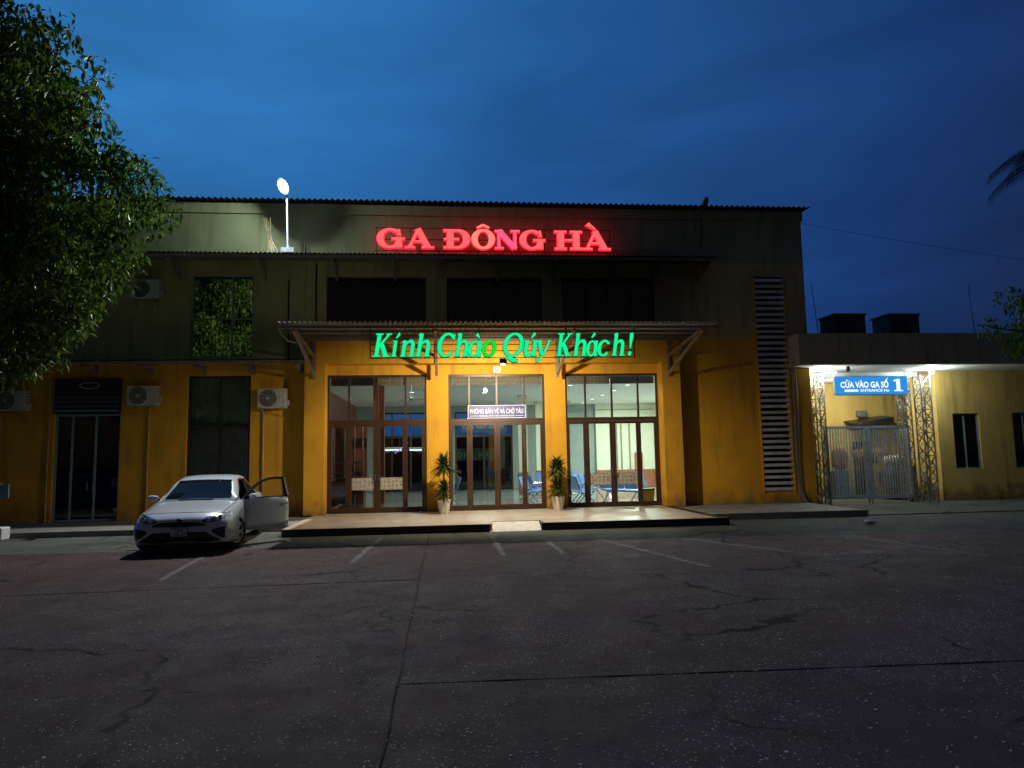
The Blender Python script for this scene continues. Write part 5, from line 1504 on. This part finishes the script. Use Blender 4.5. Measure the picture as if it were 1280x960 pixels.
# greenhouse
GH = [  # y(base), base half width, z base ; y(top), top half width, z top
 ((-1.00, .74, .955), (-.98, .70, .965)), ((-.80, .76, .945), (-.66, .655, 1.13)), ((-.55, .775, .94), (-.36, .60, 1.315)), ((-.30, .785, .945), (-.13, .565, 1.395)),
 ((.15, .79, .95), (.15, .56, 1.435)), ((.55, .79, .955), (.50, .555, 1.445)), ((.9, .785, .965), (.82, .545, 1.425)), ((1.25, .775, .975), (1.08, .53, 1.38)),
 ((1.6, .745, .985), (1.42, .56, 1.24)), ((1.9, .70, .99), (1.86, .62, 1.045))]
gv, gf = [], []
for (yb, wb, zb), (yt, wt, zt) in GH:
    mid = ((yb+yt)/2, (wb*.48+wt*.55), zb+(zt-zb)*.55)
    half = [(wb, yb, zb-.06), (wb, yb, zb), (mid[1], mid[0], mid[2]), (wt+.035, yt, zt-.045), (wt-.03, yt, zt-.008), (wt*.5, yt, zt+.012), (0, yt, zt+.016)]
    gv += half+[(-x, y, z) for x, y, z in half[-2::-1]]
k = 13
for i in range(len(GH)-1):
    for j in range(k): gf.append((i*k+j, (i+1)*k+j, (i+1)*k+(j+1) % k, i*k+(j+1) % k))
gf.append(tuple(range(k))); gf.append(tuple(range((len(GH)-1)*k, len(GH)*k))[::-1])

def mesh_obj(name, vs, fs, m, parent, smooth=True, angle=35):
    b = MB(); b.smooth = smooth; b.add(vs, fs); o = b.build(name, m, parent, world=False)
    bm = bmesh.new(); bm.from_mesh(o.data); bmesh.ops.recalc_face_normals(bm, faces=bm.faces); bm.to_mesh(o.data); bm.free()
    return o
def cut(o, cutters):
    for c in cutters:
        md = o.modifiers.new('cut', 'BOOLEAN'); md.operation = 'DIFFERENCE'; md.object = c; md.solver = 'EXACT'; md.material_mode = 'TRANSFER'
    dg = bpy.context.evaluated_depsgraph_get(); dg.update()
    me = bpy.data.meshes.new_from_object(o.evaluated_get(dg))
    o.modifiers.clear(); old = o.data; o.data = me; bpy.data.meshes.remove(old)
    for c in cutters:
        d_ = c.data; bpy.data.objects.remove(c); bpy.data.meshes.remove(d_)
body_bvh = BVHTree.FromPolygons([Vector(v) for v in bv], bf)
gh_bvh = BVHTree.FromPolygons([Vector(v) for v in gv], gf)
body = mesh_obj('body', bv, bf, M['paint'], CAR)
WH = [(-1.37, .80), (1.33, .80)]
cs = []
for y, x in WH:
    for s_ in (-1, 1):
        b = MB(); b.cyl((s_*.58, y, .325), (s_*1.1, y, .325), .375, n=32); cs.append(b.build('cutter', M['trim'], CAR, world=False))
b = MB(); b.box(.40, 1.2, -.72, .30, .30, 1.2); cs.append(b.build('cutter', M['trim'], CAR, world=False))
cut(body, cs)
cabin = mesh_obj('cabin', gv, gf, M['paint'], CAR)
b = MB(); pz = [(-.66, .86), (-.60, 1.03), (.02, 1.345), (.30, 1.35), (.30, .86)]
b.add([(.36, y, z) for y, z in pz]+[(1.2, y, z) for y, z in pz], [(0,1,2,3,4), (9,8,7,6,5)]+[(i, 5+i, 5+(i+1) % 5, (i+1) % 5) for i in range(5)]); c1 = b.build('cutter', M['trim'], CAR, world=False)
cut(cabin, [c1])
def proj_strip(name, cols_, m, bvh, axis, sgn, off, parent, rows=6):
    """cols_: list of (u, v_low, v_high); axis 'y' projects from the front, 'x' from a side, 'z' from above"""
    vs, fs = [], []
    for u, lo_, hi_ in cols_:
        for r_ in range(rows+1):
            v = lo_+(hi_-lo_)*r_/rows
            if axis == 'y': o_, d_ = Vector((u, -5*sgn, v)), Vector((0, sgn, 0))
            else: o_, d_ = Vector((5*sgn, u, v)), Vector((-sgn, 0, 0))
            h_ = bvh.ray_cast(o_, d_)
            p = h_[0]-d_*off if h_[0] else (o_+d_*(5-.6))
            vs.append(p)
    for i in range(len(cols_)-1):
        for r_ in range(rows):
            a = i*(rows+1)+r_; fs.append((a, a+1, a+rows+2, a+rows+1))
    return mesh_obj(name, vs, fs, m, parent)
def lin(a, b, n): return [a+(b-a)*i/n for i in range(n+1)]
def mirrored(cols_): return [(-u, a, b) for u, a, b in cols_]
# windscreen and backlight
ws = [(u, .985+.012*(1-abs(u)/.66), 1.365-.02*(abs(u)/.62)**2 if abs(u) < .55 else 1.365-.36*(abs(u)-.53)/.12) for u in lin(-.645, .645, 24)]
proj_strip('windscreen', ws, M['car_glass'], gh_bvh, 'y', 1, .005, CAR, 10)
proj_strip('rear_window', [(u, 1.06, 1.34-.03*(abs(u)/.5)**2) for u in lin(-.52, .52, 12)], M['car_glass'], gh_bvh, 'y', -1, .005, CAR, 8)
b = MB(); b.box(-.36, .30, -1.02, -.975, .968, .985); b.build('wiper', M['trim'], CAR, world=False)
# side windows
fwin = [(y, .965, min(1.355, .99+(y+.72)*.78)) for y in lin(-.68, .22, 9)]
rwin = [(y, .975, 1.36 if y < .95 else 1.36-(y-.95)*.72) for y in lin(.32, 1.36, 9)]
proj_strip('side_window', fwin, M['car_glass'], gh_bvh, 'x', -1, .005, CAR, 5)
for s_ in (-1, 1): proj_strip('side_window', rwin, M['car_glass'], gh_bvh, 'x', s_, .005, CAR, 5)
# nose: grille, intake, lamps
hl = [(.40, .615, .665), (.47, .600, .700), (.55, .600, .722), (.63, .615, .738), (.70, .635, .752), (.76, .665, .765), (.80, .70, .772)]
for nm, mm in (('headlight', hl), ('headlight', mirrored(hl))):
    h_ = proj_strip(nm, mm, M['lampglass'], body_bvh, 'y', 1, .006, CAR, 5)
    for uu in (.50, .60, .69):
        s_ = 1 if mm is hl else -1
        hit = body_bvh.ray_cast(Vector((s_*uu, -5, .645+.25*(uu-.5))), Vector((0, 1, 0)))[0]
        if hit:
            q = MB(); q.lathe([(0, -.018), (.034, -.016), (.044, -.004), (.044, .01)], c=(hit.x, hit.y-.004, hit.z), axis='y', n=14); q.build('reflector', M['reflector'], h_, world=False)
    drl = [(u, b_-.018, b_-.004) for u, a_, b_ in mm]
    proj_strip('light_strip', drl, M['reflector'], body_bvh, 'y', 1, .010, h_, 1)
gr = [(u, .528+.014*(abs(u)/.47)**2, .622-.05*(abs(u)/.47)**4) for u in lin(-.47, .47, 18)]
g_ = proj_strip('grille', gr, M['trim'], body_bvh, 'y', 1, .006, CAR, 3)
for u in lin(-.36, .36, 18):
    hit = body_bvh.ray_cast(Vector((u, -5, .578)), Vector((0, 1, 0)))[0]
    if hit: q = MB(); q.box(u-.006, u+.006, hit.y-.016, hit.y-.004, .555, .602); q.build('grille_bar', M['dark_steel'], g_, world=False)
lower = [(u, .225+.03*(abs(u)/.7)**2, .430-.17*max(0, (abs(u)-.46)/.28)) for u in lin(-.73, .73, 22)]
proj_strip('lower_intake', lower, M['trim'], body_bvh, 'y', 1, .006, CAR, 4)
fog = [(.575, .415, .47), (.64, .375, .488), (.71, .325, .50), (.77, .30, .508), (.80, .30, .51)]
for mm in (fog, mirrored(fog)): proj_strip('fog_light_bezel', mm, M['trim'], body_bvh, 'y', 1, .007, CAR, 4)
q = MB(); q.lathe([(0, -.012), (.055, -.010), (.06, 0)], c=(0, 0, 0), axis='y', n=20)
q.v = [(x, y, z*.5) for x, y, z in q.v]; em = q.build('emblem', M['dark_steel'], CAR, world=False)
hit = body_bvh.ray_cast(Vector((0, -5, .645)), Vector((0, 1, 0)))[0]; em.location = (hit.x, hit.y-.004, hit.z+.01)
# panel seams
for s_ in (-1, 1):
    pts = []
    for y in lin(-2.02, -1.02, 14):
        h_ = body_bvh.ray_cast(Vector((s_*(.70+.06*math.sin((y+2.02)*1.6)), y, 3)), Vector((0, 0, -1)))[0]
        if h_: pts.append(h_+Vector((0, 0, .001)))
    q = MB(); q.tube(pts, .006, n=5); q.build('bonnet_seam', M['trim'], CAR, world=False)
pts = []
for u in lin(-.72, .72, 18):
    h_ = body_bvh.ray_cast(Vector((u, -2.10+.10*(abs(u)/.72)**2, 3)), Vector((0, 0, -1)))[0]
    if h_: pts.append(h_)
q = MB(); q.tube(pts, .006, n=5); q.build('bonnet_seam', M['trim'], CAR, world=False)
# number plate
npz = .435; q = MB(); q.box(-.14, .14, -2.352, -2.337, npz-.075, npz+.075); plate = q.build('number_plate', M['white_paint'], CAR, world=False)
for s_, z0, z1, xw in (('74A', npz+.006, npz+.062, .075), ('128.33', npz-.062, npz-.006, .115)):
    t = text_mesh('lettering', s_, M['black_plastic'], None, -xw, xw, z0, z1, -2.3535, bold=0.02); t.parent = plate
q = MB(); q.box(-.15, .15, -2.337, -2.28, npz-.085, npz+.085); q.build('plate_holder', M['trim'], CAR, world=False)
# wheels
w0_ = None
def wheel():
    s = MB(); s.smooth = True
    s.lathe([(.21, -.10), (.28, -.105), (.315, -.085), (.325, -.04), (.325, .04), (.315, .085), (.28, .105), (.21, .10)], axis='x', n=36)
    ty = s.build('wheel', M['tyre'], CAR, world=False)
    s = MB(); s.smooth = True; s.lathe([(.215, -.09), (.215, .09), (.205, .098), (.195, .085), (.19, .02)], axis='x', n=36); s.build('rim_barrel', M['alloy'], ty, world=False)
    s = MB(); s.lathe([(.0, .035), (.19, .03)], axis='x', n=24); s.build('brake_disc', M['dark_steel'], ty, world=False)
    for k_ in range(5):
        s = MB()
        for da in (-.16, .16):
            a = k_*2*math.pi/5; s.bar((.082, .035*math.cos(a+da*2), .035*math.sin(a+da*2)), (.084, .205*math.cos(a+da), .205*math.sin(a+da)), .034, .02, up=(1, 0, 0))
        s.build('spoke', M['alloy'], ty, world=False)
    s = MB(); s.lathe([(0, .098), (.03, .096), (.04, .07)], axis='x', n=14); s.build('hub_cap', M['dark_steel'], ty, world=False)
    return ty
w0_ = wheel(); ii = 0
for y, x in WH:
    for s_ in (-1, 1):
        o = w0_ if ii == 0 else copy_tree(w0_, CAR); ii += 1
        o.location = (s_*.785, y, .325); o.rotation_euler = (0, 0, (0 if s_ > 0 else math.pi)+(R(-24) if y < 0 else 0))
# mirrors (right-hand one on the body, the other rides on the door)
def mirror_mesh(sx):
    s = MB(); s.smooth = True; n = 12; vs, fs = [], []
    for i in range(7):
        th = math.pi*i/6
        for j in range(n):
            ph = 2*math.pi*j/n; vs.append((sx*(.0+.125*math.cos(th)), .055*math.sin(th)*math.cos(ph)-.0, .068*math.sin(th)*math.sin(ph)))
    for i in range(6):
        for j in range(n): fs.append((i*n+j, (i+1)*n+j, (i+1)*n+(j+1) % n, i*n+(j+1) % n))
    s.add(vs, fs); return s
o = mirror_mesh(-1).build('mirror', M['paint'], CAR, world=False); o.location = (-.97, -.60, 1.0)
q = MB(); q.bar((-.82, -.60, .965), (-.93, -.60, .985), .05, .03); q.build('mirror_arm', M['trim'], CAR, world=False)
# driver door, swung open on its front hinges
door = MB(); hx, hy = .885, -.74
prof = [(.0, .28), (.012, .45), (.017, .62), (.008, .80), (-.028, .925), (-.05, .955)]
nu = 10; Ld = 1.06
vs, fs = [], []
for side in (0, 1):
    for i in range(nu+1):
        for (dx, z) in prof:
            u = Ld*i/nu; bow = .018*math.sin(math.pi*i/nu)
            zz = z if z > .3 else z+.02*(1-math.sin(math.pi*min(1, i/nu+.3)))
            vs.append((dx+bow-(.09 if side else 0), u, zz))
k = len(prof); N_ = (nu+1)*k
for i in range(nu):
    for j in range(k-1):
        a = i*k+j; fs.append((a, a+k, a+k+1, a+1)); fs.append((N_+a, N_+a+1, N_+a+k+1, N_+a+k))
for i in range(nu):
    a = i*k; fs.append((a, N_+a, N_+a+k, a+k)); a = i*k+k-1; fs.append((a, a+k, N_+a+k, N_+a))
for j in range(k-1):
    a = j; fs.append((a, a+1, N_+a+1, N_+a)); a = nu*k+j; fs.append((a, N_+a, N_+a+1, a+1))
dobj = mesh_obj('driver_door', vs, fs, M['paint'], CAR)
dobj['label'] = 'open front door on the driver side'
dobj.location = (hx, hy, 0); dobj.rotation_euler = (0, 0, R(-50))
q = MB()
arc = [(-.055, .02, .955), (-.075, .12, 1.06), (-.115, .28, 1.20), (-.16, .46, 1.30), (-.205, .66, 1.35), (-.225, .85, 1.365), (-.22, 1.06, 1.355)]
for a, b in zip(arc[:-1], arc[1:]): q.bar(a, b, .045, .05)
q.bar((-.22, 1.05, 1.37), (-.06, 1.06, .955), .05, .09)
q.bar((-.055, .0, .955), (-.055, 1.09, .955), .035, .03)
q.build('window_frame', M['trim'], dobj, world=False)
poly = [(-.058, .05, .96)]+[(x+.004, y, z-.02) for x, y, z in arc[1:]]+[(-.062, 1.04, .96)]
q = MB(); q.smooth = True; q.add(poly, [tuple(range(len(poly)))]); q.build('window_glass', M['clear'], dobj, world=False)
q = MB(); q.tube([(.005, .86, .80), (.05, .88, .805), (.05, 1.0, .81), (.0, 1.03, .81)], .014, n=6); q.build('handle', M['chrome'], dobj, world=False)
o = mirror_mesh(1).build('mirror', M['paint'], dobj, world=False); o.location = (.11, .12, 1.0)
q = MB(); q.bar((-.06, .12, .965), (.05, .12, .985), .05, .03); q.build('mirror_arm', M['trim'], dobj, world=False)
q = MB(); q.box(.018, .024, .05, 1.06, .40, .43); q.build('side_crease', M['paint'], dobj, world=False)
# seats and wheel inside
for x in (-.36, .36):
    q = MB(); q.box(x-.25, x+.25, -.2, .32, .32, .52); q.build('front_seat', M['seat'], CAR, world=False, bevel=.04)
